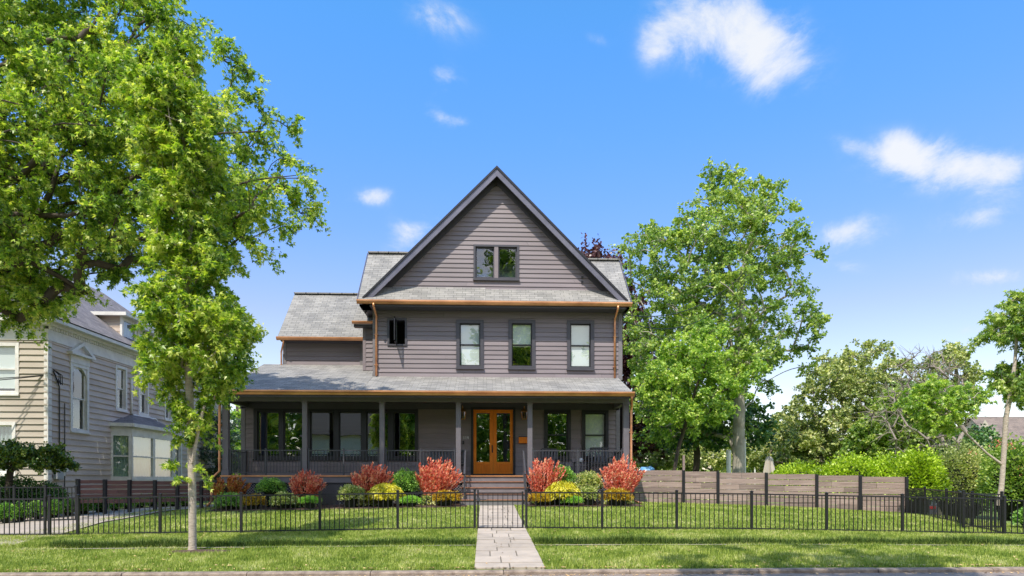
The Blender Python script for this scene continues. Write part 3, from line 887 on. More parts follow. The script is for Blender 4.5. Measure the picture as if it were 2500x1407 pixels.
# attic double casement
zt = (attic[0] + attic[1]) / 2
a_ = .075
window(H, FR, *attic, M['trim'], kind=[(attic[0] + a_, zt - .06, attic[2] + a_ * .8, attic[3] - a_, -.03), (zt + .06, attic[1] - a_, attic[2] + a_ * .8, attic[3] - a_, -.03)], casing=a_, sash=.06, label='double casement window high in the gable')
mb = MB(); mb.fbox(FR, zt - .075, zt + .075, -.1, .055, attic[2] + .05, attic[3] - .05); mb.build('mullion', M['siding'], H)
# small casement, sash swung open
u0, u1, z0, z1 = cas
wc = window(H, FR, *cas, M['trim'], kind=[], casing=.075, sill=False, label='small upstairs window with its sash swung open')
mb = MB(); hx = (u0 + u1) / 2 - .03
for dz in (z0 + .06, z1 - .11): mb.fbox(FR, hx - .02, hx + .02, -.03, .58, dz, dz + .05)
mb.fbox(FR, hx - .02, hx + .02, -.03, .02, z0 + .06, z1 - .06); mb.fbox(FR, hx - .02, hx + .02, .53, .58, z0 + .06, z1 - .06); mb.build('sash', M['black'], wc)
mb = MB(); mb.quad((hx, YW - .01, z0 + .1), (hx, YW - .54, z0 + .1), (hx, YW - .54, z1 - .1), (hx, YW - .01, z1 - .1)); mb.build('pane', M['glass_dark'], wc)

# the long window bank of the porch
u0, u1, z0, z1 = bank
zz0, zz1 = Zp(1117, YW, 820), Zp(1005, YW, 820)
glassx = [(629, 682), (693, 744), (758, 816), (828, 883), (895, 949), (961, 1015)]
gx = [(W(a, YW), W(b_, YW)) for a, b_ in glassx]
mb = MB()
mb.fbox(FR, u0, u1, -.14, .05, zz1, z1); mb.fbox(FR, u0, u1, -.14, .05, z0, zz0); mb.fbox(FR, u0 - .02, u1 + .02, .03, .09, z0 - .03, z0 + .02)
edges = [u0] + [v for p in gx for v in p] + [u1]
for k in range(0, len(edges), 2):
    mb.fbox(FR, edges[k] + .001, edges[k + 1] - .001, -.14, .046 if 0 < k < len(edges) - 2 else .052, zz0, zz1)
bk = mb.build('window', M['black'], H, label='long bank of six tall panes on the porch')
mb = MB(); fm = MB()
for a, b_ in gx:
    for (c0, c1) in ((a, a + .04), (b_ - .04, b_)): fm.fbox(FR, c0, c1, -.08, -.02, zz0, zz1)
    fm.fbox(FR, a + .04, b_ - .04, -.08, -.019, zz1 - .05, zz1); fm.fbox(FR, a + .04, b_ - .04, -.08, -.019, zz0, zz0 + .06)
    mb.quad((a + .04, YW + .05, zz0 + .06), (b_ - .04, YW + .05, zz0 + .06), (b_ - .04, YW + .05, zz1 - .05), (a + .04, YW + .05, zz1 - .05))
mb.build('pane', M['glass_dark'], bk); fm.build('sash', M['black'], bk)
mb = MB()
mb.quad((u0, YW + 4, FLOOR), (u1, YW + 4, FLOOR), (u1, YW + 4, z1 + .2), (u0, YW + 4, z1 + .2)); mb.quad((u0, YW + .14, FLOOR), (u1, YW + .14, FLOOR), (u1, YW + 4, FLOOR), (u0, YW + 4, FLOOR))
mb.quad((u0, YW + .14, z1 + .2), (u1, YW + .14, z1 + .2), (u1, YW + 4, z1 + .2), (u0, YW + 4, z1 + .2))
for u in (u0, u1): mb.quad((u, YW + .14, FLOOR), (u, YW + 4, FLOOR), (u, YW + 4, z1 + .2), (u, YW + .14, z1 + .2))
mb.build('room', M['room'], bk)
mb = MB()  # furniture backs and a curtain seen through the glass
for a, w_, h in ((u0 + 2.2, .55, 1.1), (u0 + 3.1, .5, 1.05), (u0 + 4.3, .5, 1.15)): mb = MB(); mb.box(a, a + w_, YW + 1.2, YW + 1.3, FLOOR, FLOOR + h); mb.build('indoor_chair', M['metal_rail'], bk)
for r, lb in ((w1[0], 'porch window nearer the front door'), (w1[1], 'porch window at the right end of the porch')):
    window(H, FR, *r, M['black'], casing=.11, label=lb, glass=M['glass_dark'] if r is w1[0] else M['glass'], blind=0 if r is w1[0] else 1.0)

# overhead supply line leaving the right corner of the house
mb = MB(); s_ = W(1521, YW, 768); e_ = W(1880, 34, 590)
for dz, sg in ((0, 1.0), (-.25, 1.35)): mb.tube([s_.lerp(e_, t) - V3((0, 0, 5.2 * sg * t * (1 - t) - dz)) for t in [k / 14 for k in range(15)]], .018, 5)
mb.build('service_cable', M['metal_black'], H)
# front door
u0, u1, z0, z1 = doorR
mb = MB(); a = .085
mb.fbox(FR, u0, u0 + a, -.1, .06, FLOOR, z1); mb.fbox(FR, u1 - a, u1, -.1, .06, FLOOR, z1); mb.fbox(FR, u0 + a, u1 - a, -.1, .063, z1 - a, z1); mb.fbox(FR, u0 + a, u1 - a, -.1, .1, FLOOR, FLOOR + .07)
mb.build('door_frame', M['black'], H)
dx0, dx1 = u0 + a, u1 - a; dm = (dx0 + dx1) / 2; db, dt = FLOOR + .07, z1 - a
for k, (a0, a1) in enumerate(((dx0 + .003, dm - .003), (dm + .003, dx1 - .003))):
    mb = MB(); s = .115; gb0 = Zp(1128, YW, 1200); gt = dt - .13
    i0 = a0 + (s if k == 0 else .13); i1 = a1 - (.13 if k == 0 else s)
    mb.fbox(FR, a0, i0, -.05, 0, db, dt); mb.fbox(FR, i1, a1, -.05, 0, db, dt); mb.fbox(FR, i0, i1, -.05, -.002, gt, dt); mb.fbox(FR, i0, i1, -.05, -.002, gb0 - .1, gb0)
    mb.fbox(FR, i0, i1, -.05, -.002, db, db + .06)
    mb.fbox(FR, i0, i1, -.05, -.022, db + .06, gb0 - .1)
    n = 11
    for q in range(n):
        uu = i0 + (i1 - i0) * (q + .5) / n; mb.fbox(FR, uu - .017, uu + .017, -.022, -.008, db + .075, gb0 - .115)
    d = mb.build('door', M['wood'], H, bevel=.004)
    pn = MB(); pn.quad((i0, YW + .03, gb0), (i1, YW + .03, gb0), (i1, YW + .03, gt), (i0, YW + .03, gt)); pn.build('pane', M['glass_dark'], d)
    if k == 0:
        hm = MB(); zz = FLOOR + 1.02; hm.fbox(FR, dm - .05, dm - .015, 0, .02, zz - .14, zz + .14); hm.tube([(dm - .032, YW - .03, zz - .1), (dm - .032, YW - .07, zz - .06), (dm - .032, YW - .07, zz + .02), (dm - .032, YW - .03, zz + .05)], .011, 8)
        hm.build('handle', M['metal_black'], d)
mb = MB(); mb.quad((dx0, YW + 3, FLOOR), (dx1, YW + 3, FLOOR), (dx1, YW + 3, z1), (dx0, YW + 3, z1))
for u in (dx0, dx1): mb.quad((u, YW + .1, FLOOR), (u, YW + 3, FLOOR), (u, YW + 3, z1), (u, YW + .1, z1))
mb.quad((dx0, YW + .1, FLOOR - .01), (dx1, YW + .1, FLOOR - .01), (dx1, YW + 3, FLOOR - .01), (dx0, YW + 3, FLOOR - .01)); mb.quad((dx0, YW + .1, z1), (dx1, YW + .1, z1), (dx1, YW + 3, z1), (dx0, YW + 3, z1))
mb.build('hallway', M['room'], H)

# porch: floor, rim, lattice, roof, beam, ceiling
YP = 22.95                      # outer face of the porch floor
px0_, px1_ = W(541, YP), W(1537, YP)
mb = MB(); mb.box(px0_ - .02, px1_ + .02, YP + .02, YW, FLOOR - .04, FLOOR); mb.build('porch_floor', M['trim'], H)
sx0, sx1 = W(1131, YP), W(1283, YP)
mb = MB(); mb.box(px0_ - .04, sx0, YP - .035, YP + .04, FLOOR - .045, FLOOR + .003); mb.box(sx0, sx1, YP - .035, YP + .04, FLOOR - .045, FLOOR + .003); mb.box(sx1, px1_ + .04, YP - .035, YP + .04, FLOOR - .045, FLOOR + .003)
mb.build('porch_nosing', M['copper'], H)
mb = MB(); zb = Zp(1179, YP, 900)
for a, b_ in ((px0_, sx0 - .02), (sx1 + .02, px1_)): mb.box(a, b_, YP, YP + .05, zb, FLOOR - .046)
mb.box(px0_, px0_ + .05, YP + .05, YW, zb, FLOOR - .046); mb.build('porch_skirt', M['post'], H)
mb = MB(); s = .10; zl0 = .45
def latt(a0, a1, z0, z1, y):
    Hh = z1 - z0; n = int((a1 - a0 + Hh) / s) + 1
    for k in range(n):
        for sgn in (1, -1):
            if sgn == 1:
                xa, xb = a0 - Hh + k * s, a0 + k * s; za, zb_ = z0, z1
            else:
                xa, xb = a0 + k * s, a0 - Hh + k * s; za, zb_ = z0, z1
            # clip to a0..a1
            pts = [(xa, za), (xb, zb_)]
            def cl(p, q, xlim):
                t = (xlim - p[0]) / (q[0] - p[0]); return (xlim, p[1] + (q[1] - p[1]) * t)
            p, q = pts
            if max(p[0], q[0]) <= a0 or min(p[0], q[0]) >= a1: continue
            if p[0] < a0: p = cl(p, q, a0)
            if q[0] < a0: q = cl(q, p, a0)
            if p[0] > a1: p = cl(p, q, a1)
            if q[0] > a1: q = cl(q, p, a1)
            yy = y + (.0 if sgn == 1 else .009)
            mb.bar((p[0], yy, p[1]), (q[0], yy, q[1]), .03, .007, up=V3((0, -1, 0)) if False else V3((0, 0, 1))) if False else mb.bar((p[0], yy, p[1]), (q[0], yy, q[1]), .008, .022)
latt(px0_ + .05, sx0 - .05, zl0, zb, YP + .05); mb.build('lattice', M['lattice'], H); mb = MB(); latt(sx1 + .05, px1_ - .05, zl0, zb, YP + .05)
mb.build('lattice', M['lattice'], H)
mb = MB(); mb.box(px0_ + .1, px1_ - .1, YP + .3, YP + .34, .3, FLOOR - .05); mb.build('crawlspace_shade', M['dark'], H)  # dark sheet behind the lattice, standing in for shade under the porch
# steps
nst = 5; rz0 = G(0.4, 21.35); rise = (FLOOR - rz0) / nst; tr = .30
mb = MB(); nz = MB()
for k in range(nst):
    z1_ = FLOOR - rise * k; yf = YP - tr * k
    if k > 0:
        mb.box(sx0 - .02 * k, sx1 + .02 * k, yf, YP + .02 if k == 1 else yf + tr + .05, rz0 - .2, z1_ - .035)
        nz.box(sx0 - .02 * k - .03, sx1 + .02 * k + .03, yf - .03, yf + tr, z1_ - .034, z1_)
    else:
        mb.box(sx0, sx1, YP, YP + .05, rz0, FLOOR - .05)
mb.build('steps', M['deckrim'], H); nz.build('step_nosing', mp('worn copper nosing', (.42, .20, .12), (.28, .14, .1), scale=8, rough=.5, metal=.3), H)
# columns
cpx = [(541.5, 556), (737, 748.5), (926, 938), (1113, 1125), (1288, 1300), (1522.5, 1537)]
zbeam = Zp(981, YP, 1000); COLX = []
for a, b_ in cpx:
    x0, x1 = W(a, YP + .02), W(b_, YP + .02); d = x1 - x0; COLX.append((x0, x1))
    mb = MB(); mb.box(x0, x1, YP + .04, YP + .04 + d, FLOOR, zbeam); mb.box(x0 - .025, x1 + .025, YP + .015, YP + .065 + d, FLOOR + .002, FLOOR + .17); mb.box(x0 - .012, x1 + .012, YP + .028, YP + .052 + d, FLOOR + .172, FLOOR + .2)
    mb.box(x0 - .015, x1 + .015, YP + .025, YP + .055 + d, zbeam - .06, zbeam - .001)
    mb.build('column', M['post'], H, bevel=.006)
YPE = 22.45; zpe = Zp(956, YPE, 1000)
ex0, ex1 = W(527, YPE), W(1546, YPE)
slope = (zpr - zpe) / (YW - YPE)
mb = MB()
mb.box(px0_, px1_, YP + .02, YP + .2, zbeam, zbeam + .24); mb.box(px0_, px0_ + .18, YP + .2, YW, zbeam, zbeam + .24); mb.box(px1_ - .18, px1_, YP + .2, YW - .01, zbeam, zbeam + .24)
mb.build('beam', M['post'], H)
mb = MB(); mb.box(px0_ - .2, px1_ + .1, YPE + .02, YP + .02, zbeam + .2, zbeam + .235); mb.box(px0_ + .05, px1_ - .05, YP + .2, YW, zbeam + .18, zbeam + .21)
mb.fbox(FR, xl1, xr1, 0, .04, zbeam - .05, zbeam + .18)
mb.build('porch_ceiling', M['trim'], H)
mb = MB(); mb.box(ex0 + .05, ex1 - .05, YPE + .005, YPE + .03, zpe - .2, zpe - .02); mb.build('fascia', M['trim'], H)
mb = MB(); top = (xl2 + .0)
yb = 27.25; zb2 = zpe + slope * (yb - YPE)
roofquad(mb, (ex0, YPE, zpe), (top, YPE, zpe), (top, yb, zb2), (ex0, yb, zb2))
roofquad(mb, (top, YPE, zpe), (ex1, YPE, zpe), (ex1, YW + .03, zpr), (top, YW + .03, zpr))
mb.build('porch_roof', M['shingle_porch'], H)
mb = MB()
for x in (ex0 + .03, ex1 - .03): mb = MB(); mb.tri((x, YPE + .05, zpe - .05), (x, YW, zpe - .05), (x, YW, zpr - .06)); mb.build('roof_cheek', M['trim'], H)
mb = MB(); gutter(mb, (ex0 - .03, YPE, zpe + .015), (ex1 + .03, YPE, zpe + .015), (0, -1, 0), .15, .15); mb.build('gutter', M['copper'], H)
# downspouts of the main block
def spout(x, pts, r=.042):
    mb = MB(); mb.tube([V3(p) for p in pts], r, 8)
    for f in (.25, .8):
        a, c = V3(pts[-2 if len(pts) < 6 else 3]), V3(pts[-1 if len(pts) < 6 else 4]); p = a.lerp(c, f); mb.box(p.x - .07, p.x + .07, p.y - .03, p.y + .05, p.z - .012, p.z + .012)
    mb.build('downspout', M['copper'], H, smooth=True)
for px, pb in ((918.5, 919), (1501, 924)):
    x = W(px, YW - .1); spout(x, [(x, YE - .07, zE - .1), (x, YE - .07, zE - .2), (x + .01, YW - .09, zE - .42), (x, YW - .09, zE - .6), (x, YW - .09, Zp(pb, YW, px))])
x = px0_ - .07; g0 = G(x - .2, YP)
spout(x, [(x, YPE - .05, zpe - .1), (x, YPE - .03, zpe - .2), (x + .02, YP - .02, zbeam - .1), (x, YP, zbeam - .3), (x, YP, FLOOR + .15), (x - .25, YP - .08, FLOOR - .12), (x - .25, YP - .08, g0 + .25), (x - .32, YP - .25, g0 + .1)])
x = px1_ + .06
spout(x, [(ex1 - .06, YPE - .05, zpe - .1), (ex1 - .06, YPE - .03, zpe - .2), (x + .02, YP - .02, zbeam - .1), (x, YP, zbeam - .3), (x, YP + .02, .9), (x + .05, YP - .1, .75), (x + .25, YP - .4, .66)])
# railings
def railing(a, b_, posts=(), name='railing'):
    """a,b_ ground-plan points"""
    a = V3((*a, 0)); b_ = V3((*b_, 0)); zt_, zb_ = FLOOR + .87, FLOOR + .09
    Lg = (b_ - a).length; d = (b_ - a) / Lg
    mb = MB(); mb.bar(a + V3((0, 0, zt_)), b_ + V3((0, 0, zt_)), .045, .035); mb.bar(a + V3((0, 0, zb_)), b_ + V3((0, 0, zb_)), .03, .03)
    n = int(Lg / .108)
    for k in range(1, n): p = a + d * (Lg * k / n); mb.bar((p.x, p.y, zb_), (p.x, p.y, zt_), .017)
    for t in (0.03 / Lg, 1 - .03 / Lg) + tuple(posts):
        p = a + d * Lg * t; mb.bar((p.x, p.y, FLOOR), (p.x, p.y, zt_ + .05), .05); mb.bar((p.x, p.y, zt_ + .05), (p.x, p.y, zt_ + .075), .062)
    mb.build(name, M['metal_rail'], H)
yr = YP + .12
for k in (0, 1, 2): railing((COLX[k][1] + .02, yr), (COLX[k + 1][0] - .02, yr), (.5,))
railing((COLX[4][1] + .02, yr), (COLX[5][0] - .02, yr), (.5,))
railing((COLX[0][0] + .1, yr + .15), (COLX[0][0] + .1, YW - .03)); railing((COLX[5][1] - .1, yr + .15), (COLX[5][1] - .1, YW - .03))
# stair handrails
for sgn, xx in ((-1, sx0 + .07), (1, sx1 - .07)):
    mb = MB(); ztop = FLOOR + .88
    mb.bar((xx, YP + .08, FLOOR), (xx, YP + .08, ztop), .045); yb_ = YP - 1.02; zbm = rz0 + .1
    mb.bar((xx + sgn * .0, yb_, rz0 + .05), (xx, yb_, rz0 + 1.02), .05)
    mb.bar((xx, YP + .12, ztop), (xx, yb_ - .04, rz0 + 1.04), .055, .03)
    mb.bar((xx, YP + .05, FLOOR + .1), (xx, yb_, rz0 + .22), .03, .025)
    for k in range(1, 9):
        t = k / 9; y = YP + .08 + (yb_ - YP - .08) * t; mb.bar((xx, y, FLOOR + .1 + (rz0 + .22 - FLOOR - .1) * t), (xx, y, ztop + (rz0 + 1.02 - ztop) * t), .016)
    mb.build('handrail', M['metal_rail'], H)
# lanterns
for px in (1129.5, 1280):
    x = W(px, YW - .15); zc = Zp(1012, YW, px); y = YW - .17
    mb = MB()
    def ringp(r, z): return [V3((x + sx * r, y + sy * r, z)) for sx, sy in ((-1, -1), (1, -1), (1, 1), (-1, 1))]
    B0, T0 = ringp(.075, zc - .2), ringp(.125, zc + .08)
    for k in range(4):
        mb.bar(B0[k], T0[k], .02); mb.bar(B0[k], B0[(k + 1) % 4], .02); mb.bar(T0[k], T0[(k + 1) % 4], .024)
    A = ringp(.04, zc + .2); mb.add(ringp(.14, zc + .085) + A, [(0, 1, 5, 4), (1, 2, 6, 5), (2, 3, 7, 6), (3, 0, 4, 7), (4, 5, 6, 7), (3, 2, 1, 0)])
    mb.tube([(x, y, zc + .2), (x, y, zc + .25), (x, y, zc + .26), (x, y, zc + .3)], [.03, .03, .014, .02], 8)
    mb.box(x - .03, x + .03, YW - .05, YW - .01, zc - .1, zc + .2); mb.bar((x, y + .03, zc + .15), (x, YW - .03, zc + .15), .02)
    ln = mb.build('lantern', mp('aged copper lantern %d' % px, (.55, .27, .11), (.38, .17, .07), rough=.35, metal=.7), H)
    mb = MB(); b4, t4 = ringp(.07, zc - .19), ringp(.118, zc + .075); mb.add(b4 + t4, [(0, 1, 5, 4), (1, 2, 6, 5), (2, 3, 7, 6), (3, 0, 4, 7)]); mb.build('glass', M['glass_dark'], ln)
    mb = MB(); mb.tube([(x, y, zc - .2), (x, y, zc - .08)], .018, 8); mb.build('burner', M['copper'], ln)
# house number 114: white digits
mb = MB(); z0 = Zp(1072.5, YW, 1136); z1 = Zp(1066, YW, 1136); hN = z1 - z0
x = W(1131, YW); wD = .055; st = .017
def dig(segs):
    for (a, b_, c, d) in segs: mb.fbox(FR, x + a * wD, x + b_ * wD, .03, .042, z0 + c * hN, z0 + d * hN)
one = [(.35, .68, .12, 1), (.1, .36, .72, .88), (.05, .98, 0, .12)]
dig(one); x += .073; dig(one); x += .073; dig([(0, .3, .32, 1), (.62, .95, 0, 1), (.3, .62, .32, .48), (.95, 1.1, .32, .48)])
mb.build('house_number', M['white'], H)
mb = MB(); x, z = W(1131, YW), Zp(1080, YW, 1131); mb.fbox(FR, x - .035, x + .035, .02, .05, z - .08, z + .05); mb.tube([(x, YW - .055, z), (x, YW - .06, z)], .02, 10); mb.build('doorbell', M['black'], H)
x0, x1, z0, z1 = R(1266, 1287, 1068, 1083)
mb = MB(); mb.fbox(FR, x0, x1, .03, .14, z0, z1)
for k in range(4):
    zz = z0 + (z1 - z0) * (k + .5) / 4; mb.fbox(FR, x0 + .005, x1 - .005, .14, .15, zz - .02, zz + .02)
mbx = mb.build('mailbox', M['wood'], H, bevel=.004)
mb = MB(); mb.fbox(FR, x0 - .015, x1 + .015, .02, .16, z1, z1 + .025); mb.build('mailbox_lid', M['black'], mbx)

# ------------------------------------------------------------------ porch furniture
def slat_chair(name, label, x, y, w, group=None, back=1.0, n=5, rot=0):
    t = thing(name, label, 'bench' if w > 1 else 'chair', (x, y, FLOOR), group); t.rotation_euler = (0, 0, rot)
    def bb(): return MB()
    ox, oy, oz = x, y, FLOOR
    def bar_(mb, p, q, a, b_=None): mb.bar((p[0] + ox, p[1] + oy, p[2] + oz), (q[0] + ox, q[1] + oy, q[2] + oz), a, b_)
    mb = bb()
    for k in range(6): bar_(mb, (-w / 2, -.25 + k * .09, .42 - k * .008), (w / 2, -.25 + k * .09, .42 - k * .008), .07, .022)
    bar_(mb, (-w / 2, -.3, .39), (w / 2, -.3, .39), .03, .08)
    mb.build('seat', M['metal_black'], t)
    mb = bb(); bar_(mb, (-w / 2, .38, back - .02), (w / 2, .38, back - .02), .035, .09); bar_(mb, (-w / 2, .27, .5), (w / 2, .27, .5), .035, .06)
    for k in range(n): u = -w / 2 + w * (k + .5) / n; bar_(mb, (u, .27, .5), (u, .38, back - .04), min(.07, w / n * .5), .02)
    mb.build('backrest', M['metal_rail'], t)
    for sx in (-1, 1):
        mb = bb(); bar_(mb, (sx * w / 2, -.28, 0), (sx * w / 2, -.28, .62), .05); mb.build('leg', M['metal_black'], t)
        mb = bb(); bar_(mb, (sx * w / 2, .24, 0), (sx * w / 2, .39, back), .05); mb.build('leg', M['metal_black'], t)
        mb = bb(); bar_(mb, (sx * w / 2, -.33, .64), (sx * w / 2, .32, .64), .08, .025); mb.build('armrest', M['metal_black'], t)
    return t
slat_chair('porch_bench', 'black slatted bench on the porch left of the front steps', W(1092, 24.4), 24.45, 1.3, back=.95, n=11)
slat_chair('porch_chair', 'black slatted porch chair under the window nearer the door', W(1352, 24.2), 24.3, .62, 'black slatted chairs on the right of the porch', rot=.35)
slat_chair('porch_chair', 'black slatted porch chair under the rightmost porch window', W(1463, 24.2), 24.3, .66, 'black slatted chairs on the right of the porch', back=1.05, rot=-.2)
x, y = W(1418, 24.2), 24.2
t = thing('side_table', 'small dark table between the two porch chairs', 'table', (x, y, FLOOR))
mb = MB(); mb.box(x - .3, x + .3, y - .22, y + .22, FLOOR + .46, FLOOR + .49); mb.build('table_top', M['metal_black'], t, bevel=.005)
for sx in (-1, 1):
    for sy in (-1, 1): mb = MB(); mb.bar((x + sx * .26, y + sy * .18, FLOOR), (x + sx * .26, y + sy * .18, FLOOR + .46), .035); mb.build('leg', M['metal_black'], t)
mb = MB(); mb.lathe(x, y, [(.0, FLOOR + .49), (.07, FLOOR + .49), (.09, FLOOR + .58), (.05, FLOOR + .64), (.03, FLOOR + .66), (0, FLOOR + .66)], 14)
tag(mb.build('lantern_vase', M['white'], smooth=True), 'small white pot on the dark porch side table', 'pot')

# ================================================================== FENCES
def picket_panel(mb, a, b_, za, zb, h, sp=.113, bot=.05, fill=True):
    """a,b_ plan points; za,zb ground heights; top rail at +h"""
    a = V3((*a, 0)); b_ = V3((*b_, 0)); Lg = (b_ - a).length
    A, B = a + V3((0, 0, za)), b_ + V3((0, 0, zb)); up = lambda v: V3((0, 0, v))
    mb.bar(A + up(h), B + up(h), .03, .032); mb.bar(A + up(bot), B + up(bot), .026, .03)
    n = max(2, round(Lg / sp))
    for k in range(1, n):
        p = A.lerp(B, k / n); mb.bar(p + up(bot), p + up(h), .016)


def fpost(parent, p, z, h, w=.055, name='post'):
    mb = MB(); mb.bar((*p, z - .1), (*p, z + h), w); mb.bar((*p, z + h + .001), (*p, z + h + .02), w + .016)
    mb.add([(p[0] - w * .5, p[1] - w * .5, z + h + .021), (p[0] + w * .5, p[1] - w * .5, z + h + .021), (p[0] + w * .5, p[1] + w * .5, z + h + .021), (p[0] - w * .5, p[1] + w * .5, z + h + .021), (p[0], p[1], z + h + .035)], [(0, 1, 4), (1, 2, 4), (2, 3, 4), (3, 0, 4)])
    return mb.build(name, M['metal_black'], parent)


YF = 15.5
def front_fence(name, label, pxs, zt_px=None, group='black metal fence runs along the front lawn'):
    pts = [(W(p, YF), YF) for p in pxs]
    t = thing(name, label, 'fence', (pts[0][0], YF, G(*pts[0])), group)
    for p in pts: fpost(t, p, G(*p), .93)
    for a, b_ in zip(pts[:-1], pts[1:]):
        mb = MB(); picket_panel(mb, a, b_, G(*a), G(*b_), .88); mb.build('picket_panel', M['metal_black'], t)
    return t
front_fence('metal_fence', 'black metal picket fence on the front lawn left of the flagstone walkway', [121, 190, 391, 589, 781, 971, 1159])
front_fence('metal_fence', 'black metal picket fence on the front lawn right of the flagstone walkway', [1285, 1470, 1652, 1835, 2018, 2203, 2452])
# garden gate over the walkway
a, b_ = (W(1167, YF), YF), (W(1276, YF), YF)
t = thing('garden_gate', 'small black picket gate closed across the flagstone walkway', 'gate', (a[0], YF, G(*a)))
mb = MB(); z = G(*a)
picket_panel(mb, a, b_, z, z, .86, bot=.04); mb.bar((a[0], YF, z + .02), (a[0], YF, z + .94), .04); mb.bar((b_[0], YF, z + .02), (b_[0], YF, z + .9), .04); mb.build('gate_frame', M['metal_black'], t)
mb = MB(); mb.box(a[0] - .03, a[0] + .05, YF - .06, YF - .02, z + .68, z + .76); mb.box(a[0] - .05, a[0] + .2, YF - .045, YF - .03, z + .7, z + .72); mb.build('latch', M['metal_rail'], t)
mb = MB()
for q in (.12, .6): mb.box(b_[0] + .02, b_[0] + .045, YF - .03, YF + .03, z + q, z + q + .1)
mb.build('hinge', M['metal_black'], t)
# driveway gate at the far left
a, b_ = (W(-190, YF), YF), (W(110, YF), YF)
t = thing('driveway_gate', 'wide black picket gate across the concrete driveway at the far left', 'gate', (b_[0], YF, G(*b_)))
mb = MB(); picket_panel(mb, a, b_, G(*b_) - .0, G(*b_), .86, bot=.05); mb.bar((*b_, G(*b_)), (*b_, G(*b_) + .92), .045); mb.build('gate_frame', M['metal_black'], t)
mb = MB(); mb.box(b_[0] - .02, b_[0] + .06, YF - .06, YF - .025, G(*b_) + .68, G(*b_) + .8); mb.build('latch', M['metal_black'], t)

# right hand side fences
c0 = (W(2452, YF), YF); c1 = (W(2214, 22.9), 22.9)
t = thing('side_fence', 'black metal picket fence running back from the right front corner of the lawn', 'fence', (*c0, G(*c0)))
n = 4; pp = [(c0[0] + (c1[0] - c0[0]) * k / n, c0[1] + (c1[1] - c0[1]) * k / n) for k in range(n + 1)]
for p in pp[1:]: fpost(t, p, G(*p), .95)
for a, b_ in zip(pp[:-1], pp[1:]): mb = MB(); picket_panel(mb, a, b_, G(*a), G(*b_), .9); mb.build('picket_panel', M['metal_black'], t)
e0 = (c0[0] + .12, YF + .1); e1 = (W(2640, 14.9), 15.0)
t = thing('neighbour_fence', 'black metal picket fence continuing past the right front corner post', 'fence', (*e0, G(*e0)))
for p in (e1,): fpost(t, p, G(*p), .9)
mb = MB(); picket_panel(mb, e0, e1, G(*e0), G(*e1), .85); mb.build('picket_panel', M['metal_black'], t)
# a second tangle of panels behind the corner (open side gate)
q0, q1, q2 = (W(2446, 17.2), 17.2), (W(2352, 17.0), 17.0), (W(2340, 19.5), 19.5)
t = thing('side_gate', 'black picket gate standing open behind the right front corner of the lawn', 'gate', (*q0, G(*q0)))
for p in (q0, q1): fpost(t, p, G(*p), .98)
mb = MB(); picket_panel(mb, q0, q1, G(*q0), G(*q1), .92); mb.build('picket_panel', M['metal_black'], t)
mb = MB(); picket_panel(mb, q1, q2, G(*q1), G(*q2), .92); mb.build('gate_leaf', M['metal_black'], t)

# weathered wooden fence on the right
def wood_fence(name, label, top, bot, YY, M_, nb, posts, gap=.01, pw=.10, postover=.03, board_t=.022):
    """posts: list of px; YY(px)->depth; top(px), bot(px): photo rows"""
    P = [(W(p, YY(p)), YY(p)) for p in posts]
    t = thing(name, label, 'fence', (*P[0], G(*P[0])))
    def zz(p, row): return Zp(row(p), YY(p), p)
    for k in range(len(posts)):
        mb = MB(); x, y = P[k]; mb.box(x - pw / 2, x + pw / 2, y - .07, y + .04, min(zz(posts[k], bot), G(x, y)) - .15, zz(posts[k], top) + postover)
        mb.build('post', M['metal_black'], t, bevel=.005)
    for (pa, pb), A, B in zip(zip(posts[:-1], posts[1:]), P[:-1], P[1:]):
        mb = MB(); ta, tb = zz(pa, top), zz(pb, top); tt = (ta + tb) / 2; ta = tb = tt
        ba, bb_ = zz(pa, bot), zz(pb, bot); bmid = min(ba, bb_)
        for k in range(nb):
            z1 = tt - (tt - bmid) * k / nb; z0 = tt - (tt - bmid) * (k + 1) / nb + gap * rnd.uniform(.4, 1.6)
            cut = rnd.uniform(.35, .65) if rnd.random() < .25 else 1.0
            for f0, f1 in (((0, cut - .003), (cut + .003, 1)) if cut < 1 else ((0, 1),)):
                a = V3((A[0] + (B[0] - A[0]) * f0, A[1] + (B[1] - A[1]) * f0, (z0 + z1) / 2)); c = V3((A[0] + (B[0] - A[0]) * f1, A[1] + (B[1] - A[1]) * f1, (z0 + z1) / 2))
                w_ = rnd.uniform(-.004, .004); mb.bar(a + V3((0, w_, w_)), c + V3((0, w_, -w_)), board_t, z1 - z0)
        mb.build('board_panel', M_, t)
    return t
lin = lambda x0, y0, x1, y1: (lambda p: y0 + (y1 - y0) * (p - x0) / (x1 - x0))
wood_fence('wooden_fence', 'weathered horizontal board fence with dark posts right of the house', lin(1550, 1147, 2210, 1166), lin(1550, 1227, 2210, 1252), lin(1550, 25.2, 2212, 22.9), M['fencewood'], 6,
           [1545, 1668, 1752, 1870, 1993, 2099, 2212], gap=.018)
wood_fence('wooden_fence', 'dark red brown board fence with gaps beside the driveway on the left', lin(190, 1172, 460, 1176), lin(190, 1232, 460, 1226), lin(190, 20.2, 540, 23.2), M['fencered'], 5,
           [191, 257, 317, 379, 434, 492, 540], gap=.028, pw=.09)
